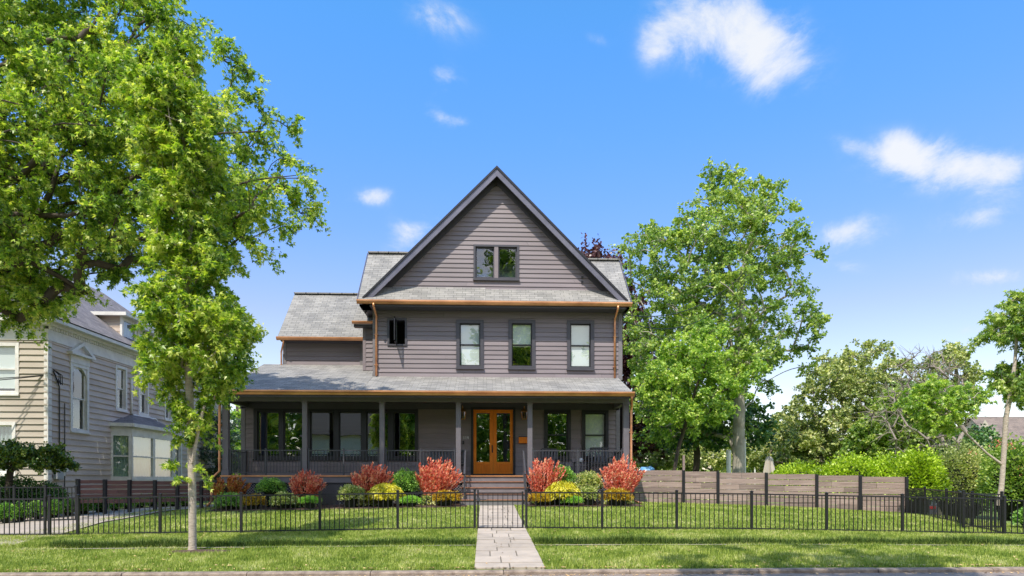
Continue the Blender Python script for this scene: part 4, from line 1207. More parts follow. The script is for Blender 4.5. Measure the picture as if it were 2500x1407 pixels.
# white paling fence at the far right
t = thing('paling_fence', 'pale cream paling fence behind the lawns at the far right', 'fence', (W(2440, 27), 27, G(17, 27)))
mb = MB(); x = W(2440, 27); x1 = W(2600, 27); zt = Zp(1202, 27, 2470)
while x < x1: mb.box(x, x + .13, 27, 27.03, -.8, zt); x += .145
mb.box(W(2440, 27), x1, 27.03, 27.07, zt - .3, zt - .22); mb.build('palings', M['beige'], t)
for px in (2480, 2560): mb = MB(); x = W(px, 27); mb.box(x - .07, x + .07, 26.95, 27.1, -.8, zt + .08); mb.build('post', M['beige'], t)
# low black fence behind the left hedge
a, b_ = (W(-120, 18.6), 18.6), (W(186, 18.9), 18.9)
t = thing('low_fence', 'low black picket fence behind the clipped hedge on the left', 'fence', (*a, G(*a)))
n = 4; pp = [(a[0] + (b_[0] - a[0]) * k / n, a[1] + (b_[1] - a[1]) * k / n) for k in range(n + 1)]
for p in pp: fpost(t, p, G(*p), Zp(1188, 18.8, 60) - G(*p))
for c, d in zip(pp[:-1], pp[1:]): mb = MB(); picket_panel(mb, c, d, G(*c), G(*d), Zp(1191, 18.8, 60) - G(*c)); mb.build('picket_panel', M['metal_black'], t)

# ================================================================== NEIGHBOUR HOUSE (left)
M['nsiding'] = mp('weathered clapboard shaded side', (.68, .575, .51), (.49, .41, .365), scale=1.6, rough=.8, island=.08, stretch=(1, .4, 1), detail=7)  # same clapboard as the front, colour toned for the shaded side
M['nsiding_sun'] = mp('tan clapboard sunlit front', (.54, .475, .40), (.42, .365, .305), scale=1.6, rough=.8, island=.08, stretch=(.4, 1, 1), detail=7)  # sunlit copy of the neighbour clapboard
M['ntrim'] = mp('aged pale trim', (.88, .85, .81), (.68, .65, .62), scale=3, rough=.8, detail=8)
M['shake'] = mp('pinkish dormer shingle', (.62, .50, .42), (.52, .42, .35), scale=4, rough=.85, island=.12)
YN = 23.0; xn = W(116, YN)
NS = (V3((xn, YN, 0)), V3((0, 1, 0)), V3((1, 0, 0))); NF = (V3((xn, YN, 0)), V3((-1, 0, 0)), V3((0, -1, 0)))
nb = thing('neighbour_house', 'older grey clapboard house with hip roof, dentil cornice and bay window on the left', 'house', (xn, YN, G(xn, YN)))
def ny(px): # depth on the side wall plane for a pixel column
    u = (px - 1250) / FPX; return xn * (cy_ - u * sy_) / (sy_ + u * cy_)
def nz(px, py): return Zp(py, ny(px), px)
zco = nz(119, 783); zfr = nz(119, 832); zg = .15
def srect(p0, p1, py_t0, py_b0):   # side window from left edge px, right edge px, rows at the left edge
    return (ny(p0) - YN, ny(p1) - YN, nz(p0, py_b0), nz(p0, py_t0))
arch = srect(169, 214, 884, 1053); s2 = srect(280, 308, 890, 1001); s3 = srect(336, 361, 905, 1012); s4 = srect(400, 418, 930, 1025); s5 = srect(423, 442, 1078, 1173)
bayY = (ny(270), ny(398))
mb = MB(); siding(mb, NS, 0, 15, zg, zfr, .215, holes=[ins(r) for r in (arch, s2, s3, s4, s5)], lap=.045); mb.build('side_wall', M['nsiding'], nb)
f1 = (.86 + .0, 2.1, Zp(962, YN, 20), Zp(836, YN, 20)); fx = lambda px: xn - W(px, YN)
f1 = (fx(48), fx(-40), Zp(964, YN, 20), Zp(837, YN, 20)); f2 = (fx(40), fx(-60), Zp(1160, YN, 20), Zp(1030, YN, 20))
mb = MB(); siding(mb, NF, 0, 9, zg, zfr, .215, holes=[ins(f1), ins(f2)], lap=.045); mb.build('front_wall', M['nsiding_sun'], nb)
# corner board, frieze, dentils, cornice
mb = MB(); mb.fbox(NS, -.035, .16, 0, .04, zg, zfr); mb.fbox(NF, .001, .1, 0, .036, zg, zfr)
mb.fbox(NS, -.04, 15, 0, .045, zfr, zco - .3); mb.fbox(NF, 0, 9, 0, .045, zfr, zco - .3)
mb.fbox(NS, -.05, 15, 0, .07, zfr, zfr + .06); mb.fbox(NF, 0.0, 9, 0, .072, zfr, zfr + .06)
mb.build('frieze', M['ntrim'], nb)
mb = MB(); y = 0
while y < 14: mb.fbox(NS, y, y + .07, .04, .11, zco - .30, zco - .2); y += .14
y = 0.1
while y < 8: mb.fbox(NF, y, y + .07, .04, .11, zco - .30, zco - .2); y += .14
mb.build('dentil_band', M['ntrim'], nb)
mb = MB(); mb.fbox(NS, -.35, 15, 0, .2, zco - .2, zco - .1); mb.fbox(NS, -.42, 15, 0, .42, zco - .1, zco + .04)
mb.fbox(NF, .001, 9, 0, .2, zco - .199, zco - .101); mb.fbox(NF, .001, 9, 0, .418, zco - .099, zco + .039); mb.build('cornice', M['ntrim'], nb)
# roof
ex, eyy = xn + .45, YN - .45; zr0 = zco + .05; rx, ry, rz = xn - 4.4, YN + 4.3, zco + 4.0
mb = MB()
roofquad(mb, (ex, eyy, zr0), (ex, YN + 15.4, zr0), (rx, YN + 11, rz), (rx, ry, rz))
roofquad(mb, (rx - 9 - .01, eyy, zr0), (ex, eyy, zr0), (rx, ry, rz), (rx - 5, ry, rz))
roofquad(mb, (ex, YN + 15.4, zr0), (rx - 9, YN + 15.4, zr0), (rx - 5, YN + 11, rz), (rx, YN + 11, rz))
mb.bar((ex, eyy, zr0 + .03), (rx, ry, rz + .03), .2, .04)
mb.build('roof', M['shingle_old'], nb)
# dormers on the side slope
for k, (ya, yb_, topz) in enumerate(((ny(300) + .2, ny(330) + .3, 0), (ny(345), ny(375), 0))):
    zt = Zp(773 if k == 0 else 805, ya, 300 if k == 0 else 350); zb = zco + .3; xf = xn - .15
    mb = MB(); xs0 = rx + .3
    def roofx(z): return ex - (z - zr0) / (rz - zr0) * (ex - rx)
    # cheek: triangle from the front face back to the roof, boards as laps
    nrow = int((zt - zb) / .2)
    for sidey, nn in ((ya, -1), (yb_, 1)):
        for r in range(nrow + 1):
            z0_, z1_ = zb + r * .2, min(zb + (r + 1) * .2, zt)
            if z1_ - z0_ < .01: continue
            xa, xb = roofx(z0_) - .1, roofx(z1_) - .1
            mb.quad((xa, sidey + nn * .02, z0_), (xf, sidey + nn * .02, z0_), (xf, sidey + nn * .004, z1_), (xb, sidey + nn * .004, z1_)); mb.quad((xa, sidey, z0_), (xf, sidey, z0_), (xf, sidey + nn * .02, z0_), (xa, sidey + nn * .02, z0_))
        if nn == -1: dm_ = mb.build('dormer', M['shake'], nb); mb = MB()
    mb.build('dormer_side', M['shake'], dm_)
    DF = (V3((xf, ya, 0)), V3((0, 1, 0)), V3((1, 0, 0)))
    mb = MB(); mb.fbox(DF, -.05, .1, -.05, .04, zb, zt); mb.fbox(DF, yb_ - ya - .1, yb_ - ya + .05, -.05, .04, zb, zt); mb.fbox(DF, .1, yb_ - ya - .1, -.05, .03, zt - .15, zt); mb.fbox(DF, .1, yb_ - ya - .1, -.05, .03, zb, zb + .2)
    mb.box(roofx(zt) - .5, xf + .3, ya - .25, yb_ + .25, zt, zt + .14); mb.build('dormer_trim', M['ntrim'], dm_)
    mb = MB(); mb.quad((xf - .01, ya + .1, zb + .2), (xf - .01, yb_ - .1, zb + .2), (xf - .01, yb_ - .1, zt - .15), (xf - .01, ya + .1, zt - .15)); mb.build('pane', M['glass'], dm_)
    mb = MB(); mb.quad((xf - .2, ya, zb), (xf - .2, yb_, zb), (xf - .2, yb_, zt), (xf - .2, ya, zt)); mb.build('blind', M['curtain'], dm_)
# windows
window(nb, NS, *s2, M['ntrim'], casing=.11, label='first of the plain upstairs side windows', blind=.0, depth=.05)
window(nb, NS, *s3, M['ntrim'], casing=.11, label='second plain upstairs side window, above the bay', depth=.05)
window(nb, NS, *s4, M['ntrim'], casing=.11, depth=.05, label='farthest upstairs side window')
window(nb, NS, *s5, M['ntrim'], casing=.11, depth=.05, curtain=True, label='ground floor window behind the bay')
window(nb, NF, *f1, M['ntrim'], casing=.12, depth=.05, blind=.9, label='upstairs front window with pale green blind')
window(nb, NF, *f2, M['ntrim'], casing=.12, depth=.05, curtain=True, label='ground floor front window with curtain')
# arched window with pediment
u0, u1, z0, z1 = arch
zs = z1 - .55          # spring line region
wa = window(nb, NS, u0, u1, z0, z1 - .0, M['ntrim'], casing=.12, depth=.06, label='arched window under a small pediment')
um = (u0 + u1) / 2; rr = (u1 - u0) / 2 - .12; zc = z1 - .12 - rr
mb = MB(); n = 16   # spandrels around the arch
def P3s(u, nn, z): return (xn + nn, YN + u, z)
for k in range(n):
    a0 = math.pi * k / n; a1 = math.pi * (k + 1) / n
    p0 = (um + rr * math.cos(a0), zc + rr * math.sin(a0)); p1 = (um + rr * math.cos(a1), zc + rr * math.sin(a1))
    mb.quad(P3s(p0[0], .03, p0[1]), P3s(p0[0], .03, z1), P3s(p1[0], .03, z1), P3s(p1[0], .03, p1[1])); mb.quad(P3s(p0[0], -.1, p0[1]), P3s(p0[0], .03, p0[1]), P3s(p1[0], .03, p1[1]), P3s(p1[0], -.1, p1[1]))
mb.build('arch', M['ntrim'], wa)
mb = MB(); zp = z1
mb.fbox(NS, u0 - .02, u1 + .02, 0, .08, zp, zp + .28); mb.fbox(NS, u0 - .16, u1 + .16, 0, .22, zp + .28, zp + .36)
pk = zp + .82
for sg in (-1, 1):
    e_ = um + sg * ((u1 - u0) / 2 + .2)
    q = [(e_, zp + .36), (um, pk), (um, pk - .13), (e_ - sg * .2, zp + .36)]
    f = [P3s(u, .2, z) for u, z in q]; bk_ = [P3s(u, 0, z) for u, z in q]
    mb.add(f + bk_, [(0, 1, 2, 3), (0, 4, 5, 1), (1, 5, 6, 2), (2, 6, 7, 3), (3, 7, 4, 0)])
mb.add([P3s(u0 - .1, .05, zp + .36), P3s(u1 + .1, .05, zp + .36), P3s(um, .05, pk - .08)], [(0, 1, 2)])
mb.build('pediment', M['ntrim'], wa)
# bay window
B0, B1 = bayY; d = .62; zbt = Zp(1037, B0, 272); zbb = Zp(1172, B0, 275)
pl = [(xn, B0), (xn + d, B0 + d * .55), (xn + d, B1 - d * .55), (xn, B1)]
bay = MB()
bay.add([(x, y, zbb - .9) for x, y in pl] + [(x, y, zbb) for x, y in pl], [(0, 1, 5, 4), (1, 2, 6, 5), (2, 3, 7, 6)])
bayo = bay.build('bay_window', M['nsiding'], nb)
mb = MB()
for (a, c) in zip(pl[:-1], pl[1:]):
    A, C = V3((*a, 0)), V3((*c, 0)); U_ = (C - A).normalized(); N_ = V3((U_.y, -U_.x, 0)); F_ = (A, U_, N_); Lg = (C - A).length
    mb.fbox(F_, -.02, Lg + .02, -.05, .03, zbt - .34, zbt - .06); mb.fbox(F_, -.12, Lg + .12, -.05, .16, zbt - .06, zbt + .08)
    mb.fbox(F_, -.05, Lg + .05, -.05, .06, zbb - .06, zbb + .05)
    y = 0
    while y < Lg: mb.fbox(F_, y, y + .05, .03, .08, zbt - .13, zbt - .061); y += .1
mb.build('bay_cornice', M['ntrim'], bayo)
for k, (a, c) in enumerate(zip(pl[:-1], pl[1:])):
    A, C = V3((*a, 0)), V3((*c, 0)); U_ = (C - A).normalized(); N_ = V3((U_.y, -U_.x, 0)); F_ = (A, U_, N_); Lg = (C - A).length
    def bwin(u0, u1, cur):
        mb = MB(); cs = .09; z0, z1 = zbb + .05, zbt - .34
        mb.fbox(F_, u0, u0 + cs, -.08, .03, z0, z1); mb.fbox(F_, u1 - cs, u1, -.08, .03, z0, z1); mb.fbox(F_, u0 + cs, u1 - cs, -.08, .028, z1 - cs, z1); mb.fbox(F_, u0 + cs, u1 - cs, -.08, .028, z0, z0 + cs)
        zm = (z0 + z1) / 2; mb.fbox(F_, u0 + cs, u1 - cs, -.06, .01, zm - .03, zm + .03); w_ = mb.build('bay_sash', M['ntrim'], bayo)
        def Pq(u, n, z): p = A + U_ * u + N_ * n; return (p.x, p.y, z)
        mb2 = MB(); mb2.quad(Pq(u0 + cs, -.02, z0 + cs), Pq(u1 - cs, -.02, z0 + cs), Pq(u1 - cs, -.02, z1 - cs), Pq(u0 + cs, -.02, z1 - cs)); mb2.build('pane', M['glass'], bayo)
        mb2 = MB(); n = 20
        for q in range(n):
            ua = u0 + cs + (u1 - u0 - 2 * cs) * q / n; ub = u0 + cs + (u1 - u0 - 2 * cs) * (q + 1) / n
            mb2.quad(Pq(ua, -.09 - .015 * math.sin(q * 1.7), z0), Pq(ub, -.09 - .015 * math.sin((q + 1) * 1.7), z0), Pq(ub, -.09 - .015 * math.sin((q + 1) * 1.7), z1), Pq(ua, -.09 - .015 * math.sin(q * 1.7), z1))
        mb2.build('curtain', M['curtain'] if cur else M['blind'], bayo)
    if k == 1:
        h_ = Lg / 2; bwin(0.02, h_, 0); bwin(h_ + .002, Lg - .02, 0)
    else: bwin(.0, Lg, 1)
mb = MB(); zz = zbt + .08; rim = [(xn - .02, B0 - .14), (xn + d + .14, B0 + d * .55 - .1), (xn + d + .14, B1 - d * .55 + .1), (xn - .02, B1 + .14)]; pkx = (xn, (B0 + B1) / 2 - .5), (xn, (B0 + B1) / 2 + .5)
zt_ = zz + .52
roofquad(mb, (*rim[0], zz), (*rim[1], zz), (*pkx[0], zt_), (*pkx[0], zt_ + .0005), .01); roofquad(mb, (*rim[1], zz), (*rim[2], zz), (*pkx[1], zt_), (*pkx[0], zt_), .01); roofquad(mb, (*rim[2], zz), (*rim[3], zz), (*pkx[1], zt_ + .0005), (*pkx[1], zt_), .01)
mb.build('bay_roof', M['shingle_old'], bayo)
# white drain pipe, meter, conduit
mb = MB(); y1 = ny(317); mb.tube([(xn + .07, y1, nz(317, 925)), (xn + .07, y1, nz(317, 1008)), (xn + .07, y1 + .1, nz(317, 1013)), (xn + .07, ny(375), nz(375, 1024)), (xn + .07, ny(379), nz(378, 1027)), (xn + .07, ny(379), nz(379, 1040))], .05, 8); mb.build('downspout', M['ntrim'], nb, smooth=True)
x0, y0 = xn, ny(126)
mb = MB(); mb.fbox(NS, ny(126) - YN, ny(141) - YN + .02, .04, .2, Zp(1170, y0, 126), Zp(1135, y0, 126)); mtr = mb.build('meter_box', mp('grey meter box', (.4, .42, .45), rough=.5), nb, bevel=.01)
mb = MB(); yc = ny(149); zc = Zp(1145, yc, 149); mb.tube([(xn + .05, yc, zc), (xn + .22, yc, zc)], .1, 14); mb.fbox(NS, yc - YN - .06, yc - YN + .06, .04, .12, zc - .25, zc); mb.build('meter_dial', M['white'], mtr)
mb = MB(); yc = ny(141); mb.tube([(xn + .06, ny(126), nz(126, 905)), (xn + .06, ny(134), nz(134, 925)), (xn + .06, yc, nz(141, 945)), (xn + .06, yc, nz(141, 1135))], .022, 6)
yc = ny(154); mb.tube([(xn + .06, yc, nz(154, 985)), (xn + .06, yc, .3)], .016, 6); mb.build('conduit', M['metal_black'], nb)
mb = MB(); s0 = V3((xn + .08, YN + .15, nz(122, 915)))
for e in (V3((xn - 9, YN - 7, Zp(912, 16, -100))), V3((xn - 9, YN - 6, Zp(950, 17, -100)))):
    mb.tube([s0.lerp(e, t) - V3((0, 0, 1.2 * t * (1 - t))) for t in [k / 10 for k in range(11)]], .016, 5)
for k in range(3): mb.tube([s0 + V3((.0, 0, .2)), s0 + V3((.15 + .05 * k, .1, .0)), s0 + V3((.1, .15 + .1 * k, -.3)), s0 + V3((0, .3, -.1))], .014, 5)
mb.build('service_cable', M['metal_black'], nb)

# ================================================================== far house on the right
yh = 62.0
hs = thing('far_house', 'distant house with a brown shingle roof and white side wall at the right edge', 'house', (W(2470, yh), yh, -1))
x0, x1 = W(2405, yh), W(2640, yh); zt = Zp(1016, yh + 3, 2480); ze_ = Zp(1092, yh, 2480)
mb = MB(); roofquad(mb, (x0 + 1.4, yh, ze_), (x1, yh, ze_), (x1, yh + 4, zt), (x0 + 1.4, yh + 4, zt)); roofquad(mb, (x1, yh + 8, ze_), (x0 + 1.4, yh + 8, ze_), (x0 + 1.4, yh + 4, zt + .01), (x1, yh + 4, zt + .01)); mb.build('roof', M['shingle_brown'], hs)
mb = MB(); mb.box(x0 + 1.7, x1, yh + .5, yh + 7.5, -1.5, ze_ - .1); mb.tri((x0 + 1.7, yh + .5, ze_ - .1), (x0 + 1.7, yh + 7.5, ze_ - .1), (x0 + 1.7, yh + 4, zt - .2)); 
mb.add([(x0 - .8, yh + 1, Zp(1092, yh, 2420)), (x0 + 2.4, yh + 1, Zp(1092, yh, 2420)), (x0 + .8, yh + 1, Zp(1022, yh, 2440))], [(0, 1, 2)]); mb.box(x0 - .8, x0 + 2.4, yh + 1, yh + 3, -1.5, Zp(1092, yh, 2420) - .01)
mb.build('wall', M['beige'], hs)
mb = MB(); mb.box(x0 + .3, x0 + 1.1, yh + .93, yh + .97, 1.6, 2.8); mb.build('window', M['black'], hs)

# ================================================================== parked car on the right
yc = 36.0; xc = W(2304, yc); gz_ = Zp(1277, yc, 2304)
car = thing('parked_car', 'dark parked car with red tail lights glimpsed through the right corner fence', 'car', (xc, yc, gz_))
M['carpaint'] = mp('dark car paint', (.10, .11, .14), (.08, .085, .11), rough=.25)
def ring_section(y, prof): return [(xc + px_, yc + y, gz_ + pz) for px_, pz in prof]
half = lambda pts: [(-a, c) for a, c in pts] + [(a, c) for a, c in reversed(pts)]
secs = [(0.0, half([(.70, .35), (.80, .55), (.78, .85), (.70, 1.0)])), (.12, half([(.84, .28), (.90, .6), (.88, .92), (.72, 1.06)])), (.7, half([(.86, .22), (.91, .6), (.90, .95), (.66, 1.30)])), (1.3, half([(.86, .22), (.92, .6), (.90, .98), (.60, 1.46)])),
        (2.4, half([(.86, .22), (.92, .6), (.90, .98), (.60, 1.44)])), (3.2, half([(.86, .22), (.91, .6), (.88, .95), (.72, 1.05)])), (4.2, half([(.84, .25), (.88, .55), (.85, .75), (.7, .82)])), (4.4, half([(.7, .3), (.75, .5), (.72, .65), (.6, .72)]))]
mb = MB(); vs = []; fs = []
for y, pr in secs: vs += ring_section(y, pr)
n = 8
for i in range(len(secs) - 1):
    for k in range(n): fs.append((i * n + k, i * n + (k + 1) % n, (i + 1) * n + (k + 1) % n, (i + 1) * n + k))
fs += [tuple(range(n)), tuple(len(vs) - 1 - k for k in range(n))]
mb.add(vs, fs); mb.build('body', M['carpaint'], car, smooth=False, bevel=.03)
mb = MB(); mb.quad(*[(xc + a, yc + y, gz_ + z) for a, y, z in ((-.62, .17, 1.08), (.62, .17, 1.08), (.5, .66, 1.32), (-.5, .66, 1.32))])
mb.build('rear_window', mp('car glass', (.12, .15, .15), rough=.08), car)
M['red'] = mp('red lamp plastic', (.55, .02, .02), rough=.25)
for sg in (-1, 1):
    mb = MB(); mb.box(xc + sg * .50, xc + sg * .84, yc - .03, yc + .12, gz_ + .78, gz_ + .94); mb.build('tail_light', M['red'], car, bevel=.02)
    for yy in (.8, 3.5):
        mb = MB(); mb.tube([(xc + sg * .72, yc + yy, gz_ + .32), (xc + sg * .93, yc + yy, gz_ + .32)], .32, 20); wh = mb.build('wheel', M['black'], car)
        mb = MB(); mb.tube([(xc + sg * .93, yc + yy, gz_ + .32), (xc + sg * .94, yc + yy, gz_ + .32)], .2, 14); mb.build('rim', M['metal_rail'], wh)
mb = MB(); mb.box(xc - .26, xc + .26, yc - .04, yc - .01, gz_ + .62, gz_ + .74); mb.build('licence_plate', mp('pale yellow plate', (.7, .6, .3), rough=.5), car)
mb = MB(); mb.box(xc - .85, xc + .85, yc - .06, yc + .1, gz_ + .3, gz_ + .5); mb.build('bumper', M['black'], car, bevel=.03)

# ================================================================== things behind the wooden fence
def pole(name, label, cat, px, Y, top, r, mat, group=None):
    x = W(px, Y); mb = MB(); zt = Zp(top, Y, px); mb.tube([(x, Y, G(x, Y) - .1), (x, Y, zt)], [r, r], 10)
    mb.tube([(x, Y, zt), (x, Y, zt + .03)], [r * 1.15, r * .6], 10)
    o = mb.build(name, mat, smooth=False); return tag(o, label, cat, group)
pole('utility_post', 'pale grey post just left of the big plane tree trunk', 'post', 1779, 34, 1100, .12, M['ntrim'])
pole('utility_post', 'white post standing right behind the big plane tree trunk', 'post', 1816, 38, 1072, .12, M['white'])
mb = MB(); x = W(1669, 26); mb.box(x - .04, x + .04, 25.96, 26.04, .3, Zp(1112, 26, 1669)); tag(mb.build('wooden_stake', M['fencewood']), 'thin upright wooden stake behind the weathered fence', 'stake')
# closed parasol
x = W(1878, 33); t = thing('closed_parasol', 'folded cream garden parasol rising behind the weathered fence', 'parasol', (x, 33, .4))
zt = Zp(1116, 33, 1878); mb = MB(); n = 18; pr = [(.06, zt + .02), (.16, zt - .12), (.2, zt - .45), (.26, zt - .8), (.24, zt - .85)]
vs = []
for i, (r, z) in enumerate(pr):
    for k in range(n): a = k / n * math.tau; rr_ = r * (1 + .25 * math.sin(k * 3)); vs.append((x + rr_ * math.cos(a), 33 + rr_ * math.sin(a), z + .03 * math.sin(k * 2)))
mb.add(vs, [(i * n + k, i * n + (k + 1) % n, (i + 1) * n + (k + 1) % n, (i + 1) * n + k) for i in range(len(pr) - 1) for k in range(n)]); mb.build('canopy', M['beige'], t)
mb = MB(); mb.tube([(x, 33, .3), (x, 33, zt + .1)], .025, 8); mb.build('pole', M['metal_rail'], t)
# street light far behind
x = W(1900, 60); t = thing('street_light', 'white street light arm far behind, right of the plane tree trunk', 'street light', (W(1845, 60), 60, 0))
mb = MB(); za = Zp(1043, 60, 1870); xb = W(1843, 60); mb.tube([(xb, 60, 0), (xb, 60, za - .5), (xb + .6, 60, za), (W(1870, 60), 60, za + .05)], .07, 8); mb.build('pole', M['ntrim'], t)
mb = MB(); xh = W(1880, 60); mb.lathe(0, 0, [(0, -.12), (.3, -.08), (.36, 0), (.2, .14), (0, .18)], 16); mb.v = [(xh + a * 1.7, 60 + c, za + .05 + z) for a, c, z in mb.v]; mb.build('lamp_head', M['white'], t, smooth=True)
# blue tarp like cover
mb = MB(); x = W(1580, 34); n = 14
for i in range(6):
    r = .75 * math.cos(i / 5 * 1.5); 
prof = [(.42 * math.cos(i / 5 * 1.55), Zp(1156, 34, 1580) + .38 * math.sin(i / 5 * 1.55)) for i in range(6)]
mb.lathe(x, 34, prof, 14); mb.v = [(a + .05 * math.sin(z * 30 + c * 9), c, z + .05 * math.sin(a * 11)) for a, c, z in mb.v]
mb.add([(x - .42, 33.6, .4), (x + .42, 33.6, .4), (x + .42, 34.4, .4), (x - .42, 34.4, .4)], [(0, 1, 2, 3)])
tag(mb.build('blue_cover', mp('blue plastic cover', (.12, .38, .75), (.25, .5, .8), scale=4, rough=.45), smooth=True), 'bright blue plastic cover peeking over the weathered fence', 'cover')
# garden pots / chair left by the downspout
t = thing('garden_chair', 'dark metal garden chair beside the left end of the porch', 'chair', (W(500, 23.4), 23.4, G(-10, 23.4)))
x, y, z = W(500, 23.4), 23.4, G(-10, 23.4)
mb = MB(); mb.box(x - .28, x + .28, y - .25, y + .28, z + .42, z + .46); mb.build('seat', M['metal_rail'], t)
mb = MB()
for k in range(6): mb.bar((x - .25 + k * .1, y + .27, z + .46), (x - .25 + k * .1, y + .36, z + .95), .03, .012)
mb.bar((x - .28, y + .36, z + .95), (x + .28, y + .36, z + .95), .03, .05); mb.build('backrest', M['metal_rail'], t)
for sx in (-1, 1):
    for sy in (-1, 1): mb = MB(); mb.bar((x + sx * .25, y + sy * .24, z), (x + sx * .25, y + sy * .24, z + .43), .03); mb.build('leg', M['metal_rail'], t)
# unseen leaf belt added across the street to block bright horizon reflections in the panes
n = 45000; x_ = rng.uniform(-45, 45, n); z_ = rng.uniform(0, 1, n) ** .7 * (9.5 + 1.6 * np.sin(x_ * .5) + .9 * np.sin(x_ * 1.7))
ADDED_BELT = np.stack([x_, -22.5 + rng.uniform(-.8, .8, n), z_], 1)
# house across the street, mirrored in the panes
oh = thing('facing_house', 'pale clapboard house across the street mirrored in the window panes', 'house', (-13, -17, 0))
FO = (V3((-13, -17, 0)), V3((-1, 0, 0)), V3((0, 1, 0)))
mb = MB(); siding(mb, FO, -5, 5, 0, 6, .22); mb.build('wall', M['pale_wall'], oh)
mb = MB(); roofquad(mb, (-18.5, -16.4, 5.9), (-7.5, -16.4, 5.9), (-7.5, -21, 9), (-18.5, -21, 9)); mb.build('roof', M['shingle_old'], oh)
for u in (-3, 0, 3):
    for z in (1.2, 3.9): window(oh, FO, u - .5, u + .5, z, z + 1.6, M['white'], depth=.06)

# ================================================================== VEGETATION
def rdirs(n):
    v = rng.normal(size=(n, 3)); return v / np.linalg.norm(v, axis=1, keepdims=True)


def leaf_mesh(name, P, Dr, size, mat, parent, lobed=False, aspect=.5, fold=.25, nrm=None):
    """one small folded leaf per point P, pointing along Dr"""
    n = len(P)
    Dr = Dr / (np.linalg.norm(Dr, axis=1, keepdims=True) + 1e-9)
    if nrm is None: nrm = rdirs(n) + np.array([0, 0, .9])
    S = np.cross(Dr, nrm); S /= (np.linalg.norm(S, axis=1, keepdims=True) + 1e-9)
    N = np.cross(S, Dr)
    s = (size * rng.uniform(.65, 1.25, n))[:, None]
    def pt(a, b, c): return P + Dr * s * a + S * s * b + N * s * c
    f = fold
    if not lobed:
        V = np.stack([pt(0, 0, 0), pt(.5, aspect, -f * aspect), pt(1, 0, -.15), pt(.5, -aspect, -f * aspect)], 1)
        F = np.arange(n * 4).reshape(-1, 4)
        return np_mesh(name, V.reshape(-1, 3), F, mat, parent)
    V = np.stack([pt(0, 0, 0), pt(.42, .2, 0), pt(1, 0, -.2), pt(.42, -.2, 0), pt(.15, .22, 0), pt(.62, .62, -.22), pt(.15, -.22, 0), pt(.62, -.62, -.22)], 1)
    b = np.arange(n)[:, None] * 8
    F = np.concatenate([b + np.array([0, 1, 2, 3]), b + np.array([0, 4, 5, 1]), b + np.array([0, 3, 7, 6])], 0)
    return np_mesh(name, V.reshape(-1, 3), F, mat, parent)


def skeleton(trunk, clumps, cost_down=2.0):
    """trunk: list of points; clumps: centres. returns nodes,parents,tips"""
    nodes = [np.array(p, float) for p in trunk]; par = [-1] + list(range(len(trunk) - 1)); tips = []
    ax = np.array(trunk[-1]); base = np.array(trunk[0])
    T = np.array(nodes)
    order = sorted(range(len(clumps)), key=lambda i: float(np.min(np.linalg.norm(T - clumps[i], axis=1))))
    for i in order:
        c = np.array(clumps[i]); A = np.array(nodes); d = np.linalg.norm(A - c, axis=1)
        up = np.maximum(0, A[:, 2] - c[2] + .15 * d); cost = d + cost_down * up
        cost[0] += 99
        j = int(np.argmin(cost)); p = nodes[j]; k = max(2, int(d[j] / .45)); k = min(k, 6)
        prev = j; side = rdirs(1)[0] * d[j] * .09
        for q in range(1, k + 1):
            t = q / k; w = p * (1 - t) + c * t + np.array([0, 0, d[j] * .12]) * math.sin(t * math.pi) + side * math.sin(t * math.pi)
            nodes.append(w); par.append(prev); prev = len(nodes) - 1
        tips.append(prev)
    return nodes, par, tips


def tubes_from(nodes, par, tips, r_trunk, r_tip, mb, ntrunk, minr=0.0, flare=1.35):
    cnt = np.zeros(len(nodes)); 
    for t in tips: cnt[t] += 1
    for i in range(len(nodes) - 1, 0, -1): cnt[par[i]] += cnt[i]
    cnt = np.maximum(cnt, 1); e = math.log(r_trunk / r_tip) / math.log(max(cnt[0], 2))
    R_ = r_tip * cnt ** e
    for i in range(ntrunk): R_[i] = max(R_[i], r_trunk * (1 - .8 * i / ntrunk))
    R_[0] = r_trunk * flare
    V = []; F = []
    for i in range(1, len(nodes)):
        a, b = nodes[par[i]], nodes[i]
        ra, rb = min(R_[par[i]], R_[i] * 1.3) if i >= ntrunk else R_[par[i]], R_[i]
        if rb < minr: continue
        d = b - a; L_ = np.linalg.norm(d)
        if L_ < 1e-5: continue
        d /= L_; x = np.cross(d, [0.31, .95, .05]); x /= np.linalg.norm(x) + 1e-9; y = np.cross(d, x)
        n = 10 if i < ntrunk else (6 if rb > .03 else 4); base = len(V)
        for (p, r) in ((a, ra), (b + d * rb * .15, rb)):
            for k in range(n): an = k / n * math.tau; V.append(p + (x * math.cos(an) + y * math.sin(an)) * r)
        for k in range(n): F.append((base + k, base + (k + 1) % n, base + n + (k + 1) % n, base + n + k))
    mb.add([tuple(v) for v in V], F)
    return R_


